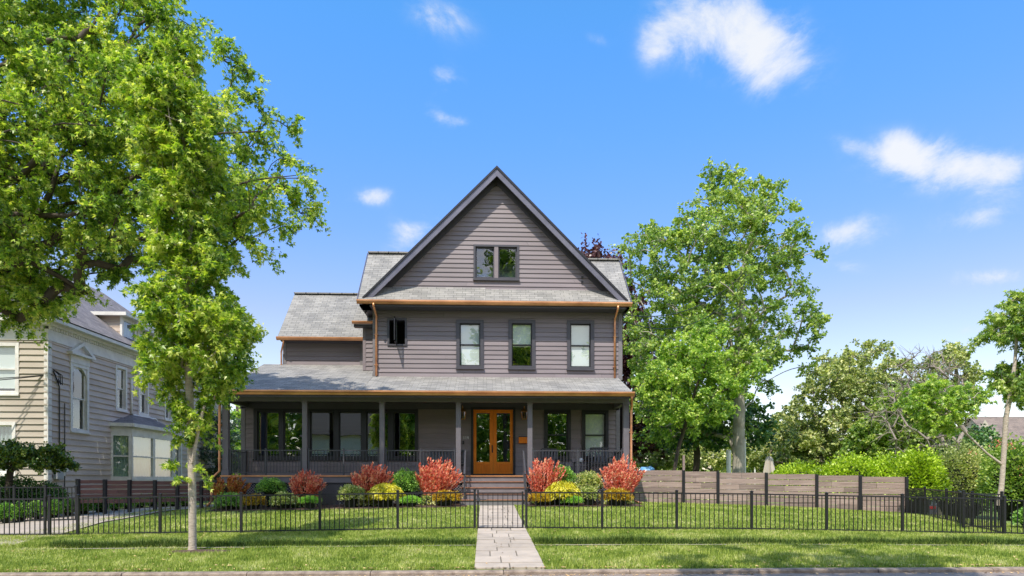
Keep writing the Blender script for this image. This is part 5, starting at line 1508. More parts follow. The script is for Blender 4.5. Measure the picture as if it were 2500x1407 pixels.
from mathutils import noise as mnoise
def crown_clumps(prof, cx, cy, n, mind, depthk=1.0, inner=.45, fn=None, gap=-.18, gs=.55):
    """prof: list of (z, xl, xr) world; elliptical cross-section whose depth half = depthk*halfwidth"""
    zs = np.array([p[0] for p in prof]); xl = np.array([p[1] for p in prof]); xr = np.array([p[2] for p in prof])
    o = np.argsort(zs); zs, xl, xr = zs[o], xl[o], xr[o]
    out = []; tries = 0
    wmax = (xr - xl).max()
    while len(out) < n and tries < n * 60:
        tries += 1
        z = rng.uniform(zs[0], zs[-1]); a = np.interp(z, zs, xl); b = np.interp(z, zs, xr); w = (b - a) / 2
        if rng.uniform() > (w / (wmax / 2)) ** 1.5 + .12: continue
        r = rng.uniform(0, 1) ** inner; th = rng.uniform(0, math.tau)
        p = np.array([(a + b) / 2 + w * r * math.cos(th), cy + w * depthk * r * math.sin(th), z])
        if fn and not fn(p): continue
        if mnoise.noise(Vector((p[0] * gs + 3.7, p[1] * gs, p[2] * gs * 1.3))) < gap: continue
        if out and np.min(np.linalg.norm(np.array(out) - p, axis=1)) < mind: continue
        out.append(p)
    return out


def foliage(clumps, per, rad, centre, flat=.65, twigs=6, droop=.1, ntw=None):
    """points and directions of leaves arranged on short twigs around clump centres"""
    Ps = []; Ds = []; TW = []
    for c in clumps:
        r = rad * rng.uniform(.6, 1.35); k = twigs
        out = (c - centre); out = out / (np.linalg.norm(out) + 1e-6)
        d = rdirs(k); d = d + out * .45; d[:, 2] *= flat; d /= np.linalg.norm(d, axis=1, keepdims=True)
        ln = r * rng.uniform(.55, 1.25, k)
        m_ = int(per / k * rng.uniform(.6, 1.3)) + 1
        for j in range(k):
            t = rng.uniform(.15, 1.0, m_) ** .8
            base = c + np.outer(t * ln[j], d[j]); base[:, 2] -= droop * (t * ln[j]) ** 2 / max(r, .1)
            base += rng.normal(0, .16 * r, (m_, 3)) * (.4 + .6 * (1 - t))[:, None]
            Ps.append(base); dd = rdirs(m_) * .9 + d[j] * .6; dd[:, 2] -= .35; Ds.append(dd)
            TW.append((c, c + d[j] * ln[j] * .85))
    return np.concatenate(Ps), np.concatenate(Ds), TW


def twig_mesh(TW, r, mb):
    V = []; F = []
    for a, b in TW:
        d = b - a; L_ = np.linalg.norm(d) + 1e-9; d = d / L_; x = np.cross(d, [.2, .3, .9]); x /= np.linalg.norm(x) + 1e-9; y = np.cross(d, x); base = len(V)
        for p, rr in ((a, r), (b, r * .4)):
            for k in range(3): an = k / 3 * math.tau; V.append(p + (x * math.cos(an) + y * math.sin(an)) * rr)
        for k in range(3): F.append((base + k, base + (k + 1) % 3, base + 3 + (k + 1) % 3, base + 3 + k))
    mb.add([tuple(v) for v in V], F)


def make_tree(name, label, prof_px, Y, base_px, mat, bark, n=120, per=160, rad=.6, leaf=.11, mind=.5, trunk_r=.15, lobed=False, twig=True, group=None, depthk=1.0, inner=.45, flat=.65, twigs=6,
              top=None, fn=None, lean=None, droop=.1, tip_r=.012, aspect=.5, cat='tree', extra=None, trunkmat=None, trunk_pts=None, cost_down=2.0, gap=-.18, gs=.55, more=()):
    """prof_px: (row, left px, right px) outline of the crown seen at depth Y"""
    kx = rad * .72 * FPX / Y; top_ = min(p[0] for p in prof_px); bot_ = max(p[0] for p in prof_px); ky = rad * .55 * FPX / Y
    prof = []
    for py, a, b in prof_px:
        q = kx if b - a > 2.6 * kx else (b - a) * .38
        py2 = top_ + ky + (py - top_) * (bot_ - top_ - 1.7 * ky) / (bot_ - top_)
        prof.append((Zp(py2, Y, (a + b) / 2), W(a + q, Y), W(b - q, Y)))
    bx = W(base_px, Y) if not isinstance(base_px, tuple) else base_px[0]; by = Y if not isinstance(base_px, tuple) else base_px[1]
    bz = G(bx, by)
    t = thing(name, label, cat, (bx, by, bz), group)
    zt = max(p[0] for p in prof); zb = min(p[0] for p in prof); pt_ = max(prof, key=lambda p: p[0])
    tx = (pt_[1] + pt_[2]) / 2 if top is None else W(top, Y)
    cl = crown_clumps(prof, None, Y, n, mind, depthk, inner, fn, gap, gs)
    cl += [np.array((W(a, Y), Y + rng.uniform(-.8, .8), Zp(b_, Y, a))) for a, b_ in more]
    if trunk_pts is None:
        k = 9; h = (zt - bz) * .9
        trunk = [np.array([bx + (tx - bx) * (i / k) ** 1.5 + .06 * trunk_r * 4 * math.sin(i * 1.7), by + (Y - by) * (i / k) + .05 * math.sin(i * 2.3), bz - .1 + h * i / k]) for i in range(k + 1)]
    else: trunk = [np.array(p, float) for p in trunk_pts]
    nodes, par, tips = skeleton(trunk, cl, cost_down)
    mb = MB(); tubes_from(nodes, par, tips, trunk_r, tip_r, mb, len(trunk), flare=1.25)
    cen = np.mean(np.array(cl), 0); cen[2] -= (zt - zb) * .15
    P, Dr, TW = foliage(cl, per, rad, cen, flat, twigs, droop)
    if twig: twig_mesh(TW, tip_r * .55, mb)
    mb.build('trunk', bark, t, smooth=True)
    leaf_mesh('crown', P, Dr, leaf, mat, t, lobed, aspect)
    return t, cl


LM = {}
LM['oak'] = leafmat('oak leaves', [(.09, .18, .035), (.25, .41, .06), (.47, .61, .10), (.80, .81, .24)], trans=.5, patch=.8)
LM['maple'] = leafmat('young maple leaves', [(.08, .18, .025), (.27, .43, .045), (.49, .61, .08), (.76, .79, .22)], trans=.45, patch=1.9)
LM['plane'] = leafmat('plane leaves', [(0.110, 0.209, 0.049), (0.218, 0.352, 0.077), (0.365, 0.506, 0.108), (0.583, 0.661, 0.182)], trans=.38, patch=.45)
LM['lime'] = leafmat('light green leaves', [(0.141, 0.275, 0.059), (0.302, 0.477, 0.097), (0.504, 0.660, 0.147), (0.726, 0.806, 0.205)], trans=.42, patch=.6)
LM['purple'] = leafmat('copper beech leaves', [(0.035, 0.019, 0.023), (0.069, 0.031, 0.039), (0.137, 0.055, 0.069), (0.195, 0.098, 0.088)], trans=.2, tint=(1.4, .6, .6), patch=.5)
LM['olive'] = leafmat('olive leaves', [(0.125, 0.165, 0.054), (0.275, 0.354, 0.110), (0.451, 0.520, 0.179), (0.726, 0.708, 0.326)], trans=.32, patch=.5)
LM['deep'] = leafmat('deep green leaves', [(0.030, 0.087, 0.039), (0.076, 0.173, 0.064), (0.140, 0.285, 0.084), (0.255, 0.420, 0.119)], trans=.25, patch=.8)
LM['pine'] = leafmat('conifer needles', [(0.022, 0.056, 0.035), (0.045, 0.096, 0.055), (0.090, 0.157, 0.079), (0.162, 0.227, 0.113)], trans=.1, patch=.8)
LM['gold'] = leafmat('yellow green laurel leaves', [(0.152, 0.262, 0.018), (0.326, 0.495, 0.026), (0.535, 0.715, 0.043), (0.698, 0.853, 0.113)], trans=.35, tint=(1.1, 1.1, .4), patch=1.2)
LM['red'] = leafmat('coral red foliage', [(.50, .09, .06), (.87, .22, .15), (.97, .42, .30), (.93, .64, .38)], trans=.38, tint=(1.1, .88, .75), patch=3)
LM['rust'] = leafmat('rust red grassy foliage', [(0.250, 0.090, 0.030), (0.550, 0.170, 0.060), (0.700, 0.280, 0.090), (0.450, 0.420, 0.100)], trans=.35, tint=(1.2, .95, .6), patch=3)
LM['mop'] = leafmat('gold thread cypress', [(0.330, 0.330, 0.011), (0.572, 0.550, 0.017), (0.770, 0.704, 0.033), (0.880, 0.792, 0.110)], trans=.3, tint=(1.1, 1.05, .4), patch=3)
LM['orange'] = leafmat('orange gold foliage', [(0.273, 0.137, 0.016), (0.525, 0.315, 0.021), (0.693, 0.504, 0.032), (0.651, 0.578, 0.053)], trans=.3, tint=(1.1, .95, .4), patch=4)
LM['box'] = leafmat('boxwood leaves', [(0.072, 0.192, 0.042), (0.180, 0.367, 0.074), (0.324, 0.559, 0.112), (0.504, 0.733, 0.166)], trans=.3, patch=4)
LM['vari'] = leafmat('variegated leaves', [(0.138, 0.234, 0.058), (0.345, 0.435, 0.114), (0.621, 0.635, 0.221), (0.862, 0.836, 0.466)], trans=.3, patch=4)
LM['sedum'] = leafmat('bright green mat', [(0.180, 0.407, 0.060), (0.330, 0.611, 0.090), (0.510, 0.786, 0.126)], trans=.3, patch=5)
LM['hedge'] = leafmat('dark layered leaves', [(.03, .07, .012), (.07, .14, .02), (.14, .23, .03), (.30, .36, .05)], trans=.3, patch=3)
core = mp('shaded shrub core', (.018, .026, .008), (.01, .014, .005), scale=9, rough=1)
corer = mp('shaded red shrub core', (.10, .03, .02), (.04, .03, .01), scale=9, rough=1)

# ---- big oak at the left, trunk standing out of frame
def big_fn(p):
    return not (p[0] > W(590, Yo) and rng.uniform() < .3)
oak_prof = [(-200, -200, 350), (-60, -350, 490), (30, -380, 520), (120, -400, 600), (220, -400, 615), (330, -400, 700), (440, -400, 735), (500, -400, 775), (560, -400, 660), (620, -380, 625), (660, -380, 400), (740, -360, 260), (790, -340, 120)]
Yo = 18.0
prof_t, _ = make_tree('oak_tree', 'huge spreading green tree filling the upper left corner, its trunk out of frame', oak_prof, Yo, (W(-290, Yo), Yo + .2), LM['oak'], M['bark_dark'],
          n=720, per=240, rad=.6, leaf=.112, mind=.41, trunk_r=.42, lobed=True, depthk=.5, inner=.6, top=-150, droop=.25, tip_r=.013, fn=big_fn, gap=-.26, gs=.6, more=((625, 250), (650, 290), (690, 282), (640, 350), (680, 390), (630, 420), (690, 440), (735, 452), (760, 500), (715, 495), (660, 475), (600, 480), (670, 525), (690, 560), (630, 540), (600, 590), (640, 625), (560, 640), (585, 540), (570, 430), (590, 350), (610, 180), (560, 160), (575, 290)), cost_down=1.2, twigs=7)

ok_ = [o for o in scene.objects if o.name.startswith('oak_tree')][0]
for pts, r0, r1 in ((((-290, 980), (-180, 800), (-60, 720), (40, 668), (110, 655), (175, 690), (230, 725)), .2, .03), (((-290, 900), (-150, 700), (0, 610), (60, 585), (125, 545), (150, 480), (165, 400), (230, 330)), .18, .02),
                    (((-290, 700), (-150, 480), (-20, 330), (40, 400), (90, 470)), .1, .02), (((90, 560), (220, 560), (330, 500), (430, 380), (560, 350), (650, 340)), .07, .015), (((120, 470), (260, 300), (300, 200), (420, 80)), .08, .02), (((430, 480), (560, 500), (650, 470), (740, 455)), .045, .01)):
    n_ = len(pts); mb = MB(); mb.tube([(W(a, Yo), Yo - 1.0 + .12 * i, Zp(b_, Yo, a)) for i, (a, b_) in enumerate(pts)], [r0 + (r1 - r0) * i / (n_ - 1) for i in range(n_)], 8); mb.build('limb', M['bark_dark'], ok_, smooth=True)
# ---- young maple in the verge
mp_prof = [(60, 420, 480), (130, 340, 510), (220, 290, 540), (320, 300, 560), (420, 330, 570), (520, 365, 560), (600, 360, 565), (680, 350, 570), (730, 330, 590), (790, 320, 632), (850, 318, 640), (920, 345, 622), (990, 385, 560), (1060, 430, 520), (1090, 455, 505)]
base = (TRX, TRY)
hz = Zp(70, TRY, 450)
tp = [(TRX, TRY, G(*base) - .05), (TRX, TRY, G(*base) + .1)] + [(W(px, TRY), TRY, Zp(py, TRY, px)) for px, py in ((470, 1270), (469, 1180), (467, 1100), (464, 1000), (460, 900), (455, 800), (458, 700), (462, 600), (455, 500), (450, 400), (448, 300), (450, 200), (452, 90))]
make_tree('maple_tree', 'tall slender young maple with pale trunk growing in the grass strip by the kerb', mp_prof, TRY, (TRX, TRY), LM['maple'], M['bark_pale'], n=280, per=170, rad=.32, leaf=.095, mind=.245, gap=-.22, gs=1.3, trunk_r=.07,
          lobed=True, inner=.6, tip_r=.007, trunk_pts=tp, droop=.3, cost_down=2.5)
# side sprig low on the maple trunk
mt_ = [o for o in scene.objects if o.name.startswith('maple_tree')][0]
sp = [np.array((W(a, TRY), TRY - q, Zp(b_, TRY, a))) for a, b_, q in ((474, 1130, .08), (484, 1090, .12), (496, 1040, .16), (508, 1000, .2))]
c3 = [np.array((W(a, TRY), TRY - .15, Zp(b_, TRY, a))) for a, b_ in ((515, 985), (535, 965), (500, 1000), (548, 985), (443, 1085), (430, 1140), (492, 1150), (505, 1175), (452, 1170))]
nodes, par, tips = skeleton(sp, c3[:4], .3); mb = MB(); tubes_from(nodes, par, tips, .03, .008, mb, 4, flare=1.0); mb.build('side_branch', M['bark_pale'], mt_, smooth=True)
P, Dr, TW = foliage(c3, 42, .17, np.array((TRX, TRY, 1.5)), .8, 5, .2); mb = MB(); twig_mesh(TW, .004, mb); mb.build('twig', M['bark_pale'], mt_); leaf_mesh('side_foliage', P, Dr, .1, LM['maple'], mt_, True)
# ---- London plane right of the house
pl_prof = [(410, 1700, 1835), (450, 1670, 1905), (500, 1610, 1945), (540, 1545, 1980), (600, 1490, 2010), (700, 1465, 2010), (800, 1475, 2020), (880, 1490, 2015), (940, 1500, 1990), (1010, 1520, 1935), (1085, 1540, 1890)]
Yp = 36.0
def low_gap(p):
    if p[1] < Yp + .5 and p[2] < Zp(925, Yp, 1803) and abs(p[0] - W(1803, Yp)) < 2.6: return False   # loose, see-through upper right and lower right
    return not (p[0] > W(1840, Yp) and p[2] < Zp(900, Yp, 1850) and rng.uniform() < .45)
tpp = [(W(1803, Yp), Yp, -.1)] + [(W(a, Yp), Yp, Zp(b, Yp, a)) for a, b in ((1803, 1140), (1804, 1040), (1806, 950), (1803, 860), (1810, 770), (1806, 690), (1828, 620), (1838, 560), (1815, 500), (1790, 440))]
make_tree('plane_tree', 'large airy tree with mottled pale trunk rising behind the fence right of the house', pl_prof, Yp, (W(1803, Yp), Yp), LM['plane'], M['bark_plane'], n=480, per=195, rad=.7, leaf=.14, mind=.52, gap=-.24, gs=.42, trunk_r=.33,
          inner=.7, fn=low_gap, trunk_pts=tpp, tip_r=.022, depthk=.9, twigs=7)
# nearer lighter crown
make_tree('linden_tree', 'lighter green bushy tree in front of the large pale trunked tree', [(775, 1680, 1790), (830, 1600, 1855), (880, 1545, 1875), (940, 1535, 1868), (1000, 1545, 1835), (1060, 1570, 1740)], 31.5, (W(1640, 31.5), 31.8), LM['lime'], M['bark_dark'],
          n=165, per=210, rad=.52, leaf=.115, mind=.40, trunk_r=.09, inner=.55, top=1740, depthk=.7)
make_tree('copper_beech', 'dark purple leaved tree behind the right end of the house', [(583, 1395, 1480), (620, 1380, 1530), (700, 1370, 1580), (820, 1360, 1625), (930, 1370, 1650), (1030, 1400, 1660), (1110, 1420, 1650)], 44, 1520, LM['purple'], M['bark_dark'],
          n=230, per=190, rad=1.0, leaf=.2, mind=.75, trunk_r=.35, tip_r=.03, twig=False)
make_tree('tree', 'dark green understorey tree behind the pale trunk and over the wooden fence', [(960, 1600, 1800), (1010, 1560, 1880), (1060, 1560, 1900), (1100, 1600, 1880)], 41, 1700, LM['deep'], M['bark_dark'], n=80, per=190, rad=.8, leaf=.19, mind=.6, trunk_r=.2, twig=False)
# low backdrop trees behind the wooden fence
for k, (pr, Y, b_, mt, lb, n_) in enumerate([
    ([(1010, 1530, 1640), (1060, 1510, 1690), (1110, 1500, 1720), (1150, 1520, 1710)], 50, 1600, 'olive', 'olive green bushy tree seen between the porch end and the large pale trunk', 70),
    ([(1030, 1690, 1800), (1070, 1660, 1830), (1120, 1650, 1850), (1150, 1660, 1850)], 52, 1750, 'vari', 'pale green small leaved tree behind the large pale trunk', 60),
    ([(1000, 1870, 1960), (1040, 1840, 2030), (1090, 1830, 2060), (1140, 1840, 2060)], 48, 1920, 'olive', 'olive green tree standing right of the large pale trunk', 90),
    ([(830, 2060, 2160), (855, 1990, 2200), (900, 1960, 2230), (970, 1930, 2220), (1040, 1900, 2190), (1100, 1880, 2180), (1150, 1900, 2170)], 43, 2080, 'olive', 'tall wind swept olive green tree behind the yellow green hedge', 190),
    ([(930, 2180, 2300), (970, 2120, 2340), (1030, 2080, 2330), (1090, 2070, 2290), (1150, 2090, 2280)], 38, 2190, 'plane', 'mid green rounded tree in front of the bare branches', 130),
    ([(1040, 2290, 2420), (1080, 2250, 2450), (1130, 2240, 2450), (1180, 2250, 2450)], 40, 2340, 'deep', 'dark green tree behind the olive shrub', 80),
    ([(830, 2290, 2380), (870, 2250, 2400), (930, 2240, 2390), (980, 2260, 2370)], 46, 2310, 'olive', 'thin see through tree crown beside the bare branches', 38),
]):
    make_tree('background_tree', lb, pr, Y, b_, LM[mt], M['bark_grey'], n=int(n_ * 1.3), per=185, rad=.8, leaf=.17, mind=.52, gap=-.3, trunk_r=.2, tip_r=.022, twig=(k in (3, 6)), group='trees behind the wooden fence')
# bare branched tree
Yb = 36.0; bx = W(2290, Yb); t = thing('bare_tree', 'leafless tangle of grey branches on the right between the green trees', 'tree', (bx, Yb, -.8))
cl = crown_clumps([(Zp(a, Yb, 2230), W(b, Yb), W(c, Yb)) for a, b, c in ((860, 2190, 2290), (930, 2150, 2330), (1010, 2090, 2340), (1080, 2130, 2320), (1110, 2160, 2300))], None, Yb - 1, 150, .4, .5)
trunk = [np.array([bx + i * -.05, Yb - .3 * i, -.9 + i * .62]) for i in range(8)]
nodes, par, tips = skeleton(trunk, cl, 1.0); mb = MB(); tubes_from(nodes, par, tips, .17, .022, mb, len(trunk))
_, _, TW = foliage(cl, 8, .8, np.mean(np.array(cl), 0), 1, 7); twig_mesh(TW, .014, mb); mb.build('trunk', M['bark_grey'], t, smooth=True)
# young tree at right edge
Yr = 20.0
trp = [(W(a, Yr), Yr, Zp(b, Yr, a)) for a, b in ((2440, 1235), (2446, 1180), (2450, 1120), (2456, 1020), (2470, 950), (2478, 880), (2484, 800), (2494, 740))]
t, cl = make_tree('street_tree', 'slim young tree with pale trunk and one long low limb at the right edge', [(690, 2480, 2540), (750, 2405, 2600), (800, 2390, 2640), (850, 2385, 2640), (880, 2400, 2620), (930, 2420, 2600), (985, 2430, 2580)], Yr, (W(2440, Yr), Yr), LM['lime' if 0 else 'plane'], M['bark_pale'],
          n=95, per=130, rad=.36, leaf=.13, mind=.27, trunk_r=.075, lobed=True, trunk_pts=trp, tip_r=.009, depthk=.7, droop=.3)
cl2 = crown_clumps([(Zp(a, Yr, 2300), W(b, Yr), W(c, Yr)) for a, b, c in ((905, 2300, 2370), (945, 2240, 2400), (985, 2200, 2390), (1025, 2230, 2330), (1050, 2270, 2320))], None, Yr, 50, .22, .5)
limb = [np.array((W(a, Yr), Yr, Zp(b, Yr, a))) for a, b in ((2447, 1135), (2410, 1108), (2370, 1070), (2345, 1045), (2320, 1010), (2300, 990))]
nodes, par, tips = skeleton(limb, cl2, .5); mb = MB(); tubes_from(nodes, par, tips, .035, .008, mb, len(limb)); P, Dr, TW = foliage(cl2, 110, .34, np.mean(np.array(cl2), 0), .6, 6, .3); twig_mesh(TW, .005, mb)
mb.build('limb', M['bark_pale'], t, smooth=True); leaf_mesh('limb_foliage', P, Dr, .12, LM['lime'], t, True)
# distant wood closing the view under the crowns
for nm, x0, x1, Yw, lab in (('distant_wood', 1500, 2650, 75, 'hazy olive green woodland closing the view behind all the trees on the right'), ('distant_wood', 380, 700, 75, 'hazy green woodland between the neighbour house and the porch')):
    n = int((x1 - x0) * 55); px_ = rng.uniform(x0, x1, n); xx = np.array([W(p, Yw) for p in px_]); top_ = 3.6 + 1.5 * np.sin(xx * .22) + 1.1 * np.sin(xx * .61 + 1) + .7 * np.sin(xx * 1.7)
    P = np.stack([xx, Yw + rng.uniform(-3, 3, n), -1.5 + (top_ + 1.5) * rng.uniform(0, 1, n) ** .8], 1)
    tag(leaf_mesh(nm, P, rdirs(n), .55, LM['olive'], None), lab, 'wood', kind='stuff')
# trees between the neighbour and the house
make_tree('pine_tree', 'dark conifer between the neighbour house and the porch', [(990, 500, 570), (1030, 480, 590), (1080, 470, 600), (1130, 470, 600), (1165, 480, 590)], 36, 530, LM['pine'], M['bark_dark'], n=90, per=260, rad=.75, leaf=.16, mind=.5, trunk_r=.2, aspect=.16, flat=.4, twig=False)
make_tree('background_tree', 'bright green tree glimpsed behind the left end of the porch', [(985, 560, 640), (1030, 540, 660), (1090, 530, 660), (1150, 520, 650)], 42, 600, LM['lime'], M['bark_dark'], n=80, per=180, rad=.8, leaf=.18, mind=.6, trunk_r=.2, twig=False)
make_tree('background_tree', 'thin pale green tree top above the porch roof behind the maple', [(745, 570, 600), (790, 550, 640), (840, 540, 640), (890, 530, 620), (960, 520, 600)], 48, 580, LM['olive'], M['bark_dark'], n=40, per=120, rad=.8, leaf=.18, mind=.7, trunk_r=.2)
# tree on the near verge: never in the frame, its shadow lies on the right of the grass strip
t_ = make_tree('verge_tree', 'leafy tree on the near side of the street whose shade falls on the grass strip', [(100, 700, 800), (90, 700, 800)], 5, (3.6, -1.0), LM['oak'], M['bark_dark'], n=2, per=4, rad=.3, mind=.1, trunk_r=.2,
     trunk_pts=[(3.6, -1.2, 0), (3.5, -.9, 2), (3.3, -.3, 4.5), (3.1, .6, 7), (3.0, 1.4, 9.5)]) if False else None
t = thing('verge_tree', 'leafy tree on the near side of the street shading the right of the grass strip', 'tree', (3.6, -1.4, 0))
cc = [np.array([3.0, 3.6, 10.3]) + rdirs(1)[0] * np.array([3.2, 3.0, 2.1]) * rng.uniform(.3, 1) for _ in range(110)]
cc = [c for c in cc if c[2] > .80 * c[1] + 3.2 and c[1] < 5.9]
nodes, par, tips = skeleton([np.array(p, float) for p in ((3.6, -1.4, 0), (3.5, -1.1, 2), (3.3, -.6, 4.5), (3.1, .3, 7), (3.0, 1.4, 9.5))], cc); mb = MB(); tubes_from(nodes, par, tips, .2, .012, mb, 5); mb.build('trunk', M['bark_dark'], t, smooth=True)
P, Dr, TW = foliage(cc, 130, .6, np.mean(np.array(cc), 0)); leaf_mesh('crown', P, Dr, .15, LM['oak'], t)
# trees across the street, mirrored in the panes
for k, (x, y, r, h, mt) in enumerate(((-6, -12, 3.6, 13, 'oak'), (2.0, -13, 5.4, 27, 'plane'), (13, -12, 5.4, 15, 'oak'), (-23, -13, 4.6, 12, 'oak'))):
    t = thing('far_side_tree', ('shorter green tree across the street just right of the pale clapboard house', 'tallest green tree across the street, facing the front door', 'green tree across the street farthest to the right', 'green tree across the street farthest to the left')[k], 'tree', (x, y, 0))
    cc = [np.array([x, y, h * .62]) + rdirs(1)[0] * np.array([r, r, h * .38]) * rng.uniform(.4, 1) for _ in range(150)]
    nodes, par, tips = skeleton([np.array([x, y, h * .8 * i / 6]) for i in range(7)], cc); mb = MB(); tubes_from(nodes, par, tips, .25, .02, mb, 7); mb.build('trunk', M['bark_dark'], t, smooth=True)
    P, Dr, TW = foliage(cc, 110, 1.1, np.array([x, y, h * .5])); leaf_mesh('crown', P, Dr, .3, LM[mt], t)

tag(leaf_mesh('added_belt', ADDED_BELT, rdirs(len(ADDED_BELT)), .5, LM['plane'], None), 'unseen tree belt added across the street to darken the window reflections', 'wood', kind='stuff')
# ================================================================== SHRUBS
def shrub(name, label, px, Y, top, bot, wpx, mat, style='mound', n=2600, leaf=.05, group=None, cat='shrub', coremat=None, parts=True, dk=.9, lx=None, aspect=.4):
    x = W(px, Y); z0 = G(x, Y) + .02 if bot is None else Zp(bot, Y, px); z1 = Zp(top, Y, px); hw = (W(px + wpx / 2, Y) - W(px - wpx / 2, Y)) / 2; h = z1 - z0
    z0g = G(x, Y)
    t = thing(name, label, cat, (x, Y, z0g), group)
    th = rng.uniform(0, math.tau, n); u = rng.uniform(-.35, 1, n); s = np.sqrt(np.maximum(0, 1 - u ** 2)); d = np.stack([s * np.cos(th), s * np.sin(th), u], 1)
    lump = 1 + .14 * np.sin(3 * th + px) * s + .10 * np.sin(5 * th + 4 * u + px * .3) + .07 * np.sin(9 * th + 7 * u)
    cz = z0 + h * .42
    if style == 'stems':      # upright feathery plumes
        k = 90; st = []; P = []; Dr = []
        mbs = MB()
        for j in range(k):
            a = rng.uniform(0, math.tau); r = rng.uniform(0, 1) ** .55; tip = np.array([x + hw * r * math.cos(a) * 1.3 + .08, Y + hw * dk * r * math.sin(a), z0 + h * (1.12 - .5 * r ** 2) * rng.uniform(.74, 1.08)])
            b0 = np.array([x + .25 * hw * r * math.cos(a), Y + .2 * hw * r * math.sin(a), z0g]); mid = (b0 + tip) / 2 + np.array([0, 0, h * .08])
            m_ = int(n / k); tt = rng.uniform(.25, 1, m_); pos = ((1 - tt) ** 2)[:, None] * b0 + (2 * tt * (1 - tt))[:, None] * mid + (tt ** 2)[:, None] * tip
            pos += rng.normal(0, .04, (m_, 3)) * (1.2 - tt)[:, None]; P.append(pos); dd = (tip - b0) / np.linalg.norm(tip - b0) * 1.0 + rdirs(m_) * .42 + np.array([.35, 0, .15]); Dr.append(dd)
            mbs.tube([b0, mid, tip], [.006, .004, .002], 3, caps=False)
        P = np.concatenate(P); Dr = np.concatenate(Dr)
        if parts: mbs.build('stem', M['bark_dark'], t)
        cs = .38
    elif style == 'mop':      # drooping threads
        st = rng.uniform(.55, 1.04, n); P = np.stack([x + d[:, 0] * hw * lump * st, Y + d[:, 1] * hw * dk * lump * st, cz + d[:, 2] * h * .54 * lump * st], 1)
        Dr = d * np.array([1, 1, .3]) + np.array([0, 0, -.9]) + rdirs(n) * .45; cs = .66
    else:
        st = rng.uniform(.62, 1.05, n) ** .8; P = np.stack([x + d[:, 0] * hw * lump * st, Y + d[:, 1] * hw * dk * lump * st, cz + d[:, 2] * h * .54 * lump * st], 1)
        Dr = d + rdirs(n) * .8 + np.array([0, 0, .35]); cs = .66
    P[:, 2] = np.maximum(P[:, 2], z0g + .02)
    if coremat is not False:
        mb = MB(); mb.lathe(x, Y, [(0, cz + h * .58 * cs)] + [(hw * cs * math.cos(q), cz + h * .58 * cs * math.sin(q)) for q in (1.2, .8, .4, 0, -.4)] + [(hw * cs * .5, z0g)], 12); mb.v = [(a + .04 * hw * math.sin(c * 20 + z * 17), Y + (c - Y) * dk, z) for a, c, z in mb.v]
        mb.build('shade_core', coremat or core, t, smooth=True)  # solid dark core in place of the shade between the leaves
    nr = None
    leaf_mesh('foliage', P, Dr, leaf * (1.25 if style == 'stems' else 1), mat, t, False, .16 if style == 'mop' else (.27 if style == 'stems' else aspect))
    if style == 'stems':
        n2 = n // 4; d2 = rdirs(n2); P2 = np.stack([x + d2[:, 0] * hw * .75, Y + d2[:, 1] * hw * .6, z0g + .06 + np.abs(d2[:, 2]) * h * .42], 1); leaf_mesh('lower_leaves', P2, rdirs(n2) + np.array([0, 0, .4]), leaf, LM['box' if n2 % 2 else 'vari'], t, False, .4)
    return t
YB = 21.75
G1 = 'coral red feathery shrubs in front of the porch'; G2 = 'golden yellow mounded shrubs in front of the porch'; G3 = 'green shrubs in front of the porch'
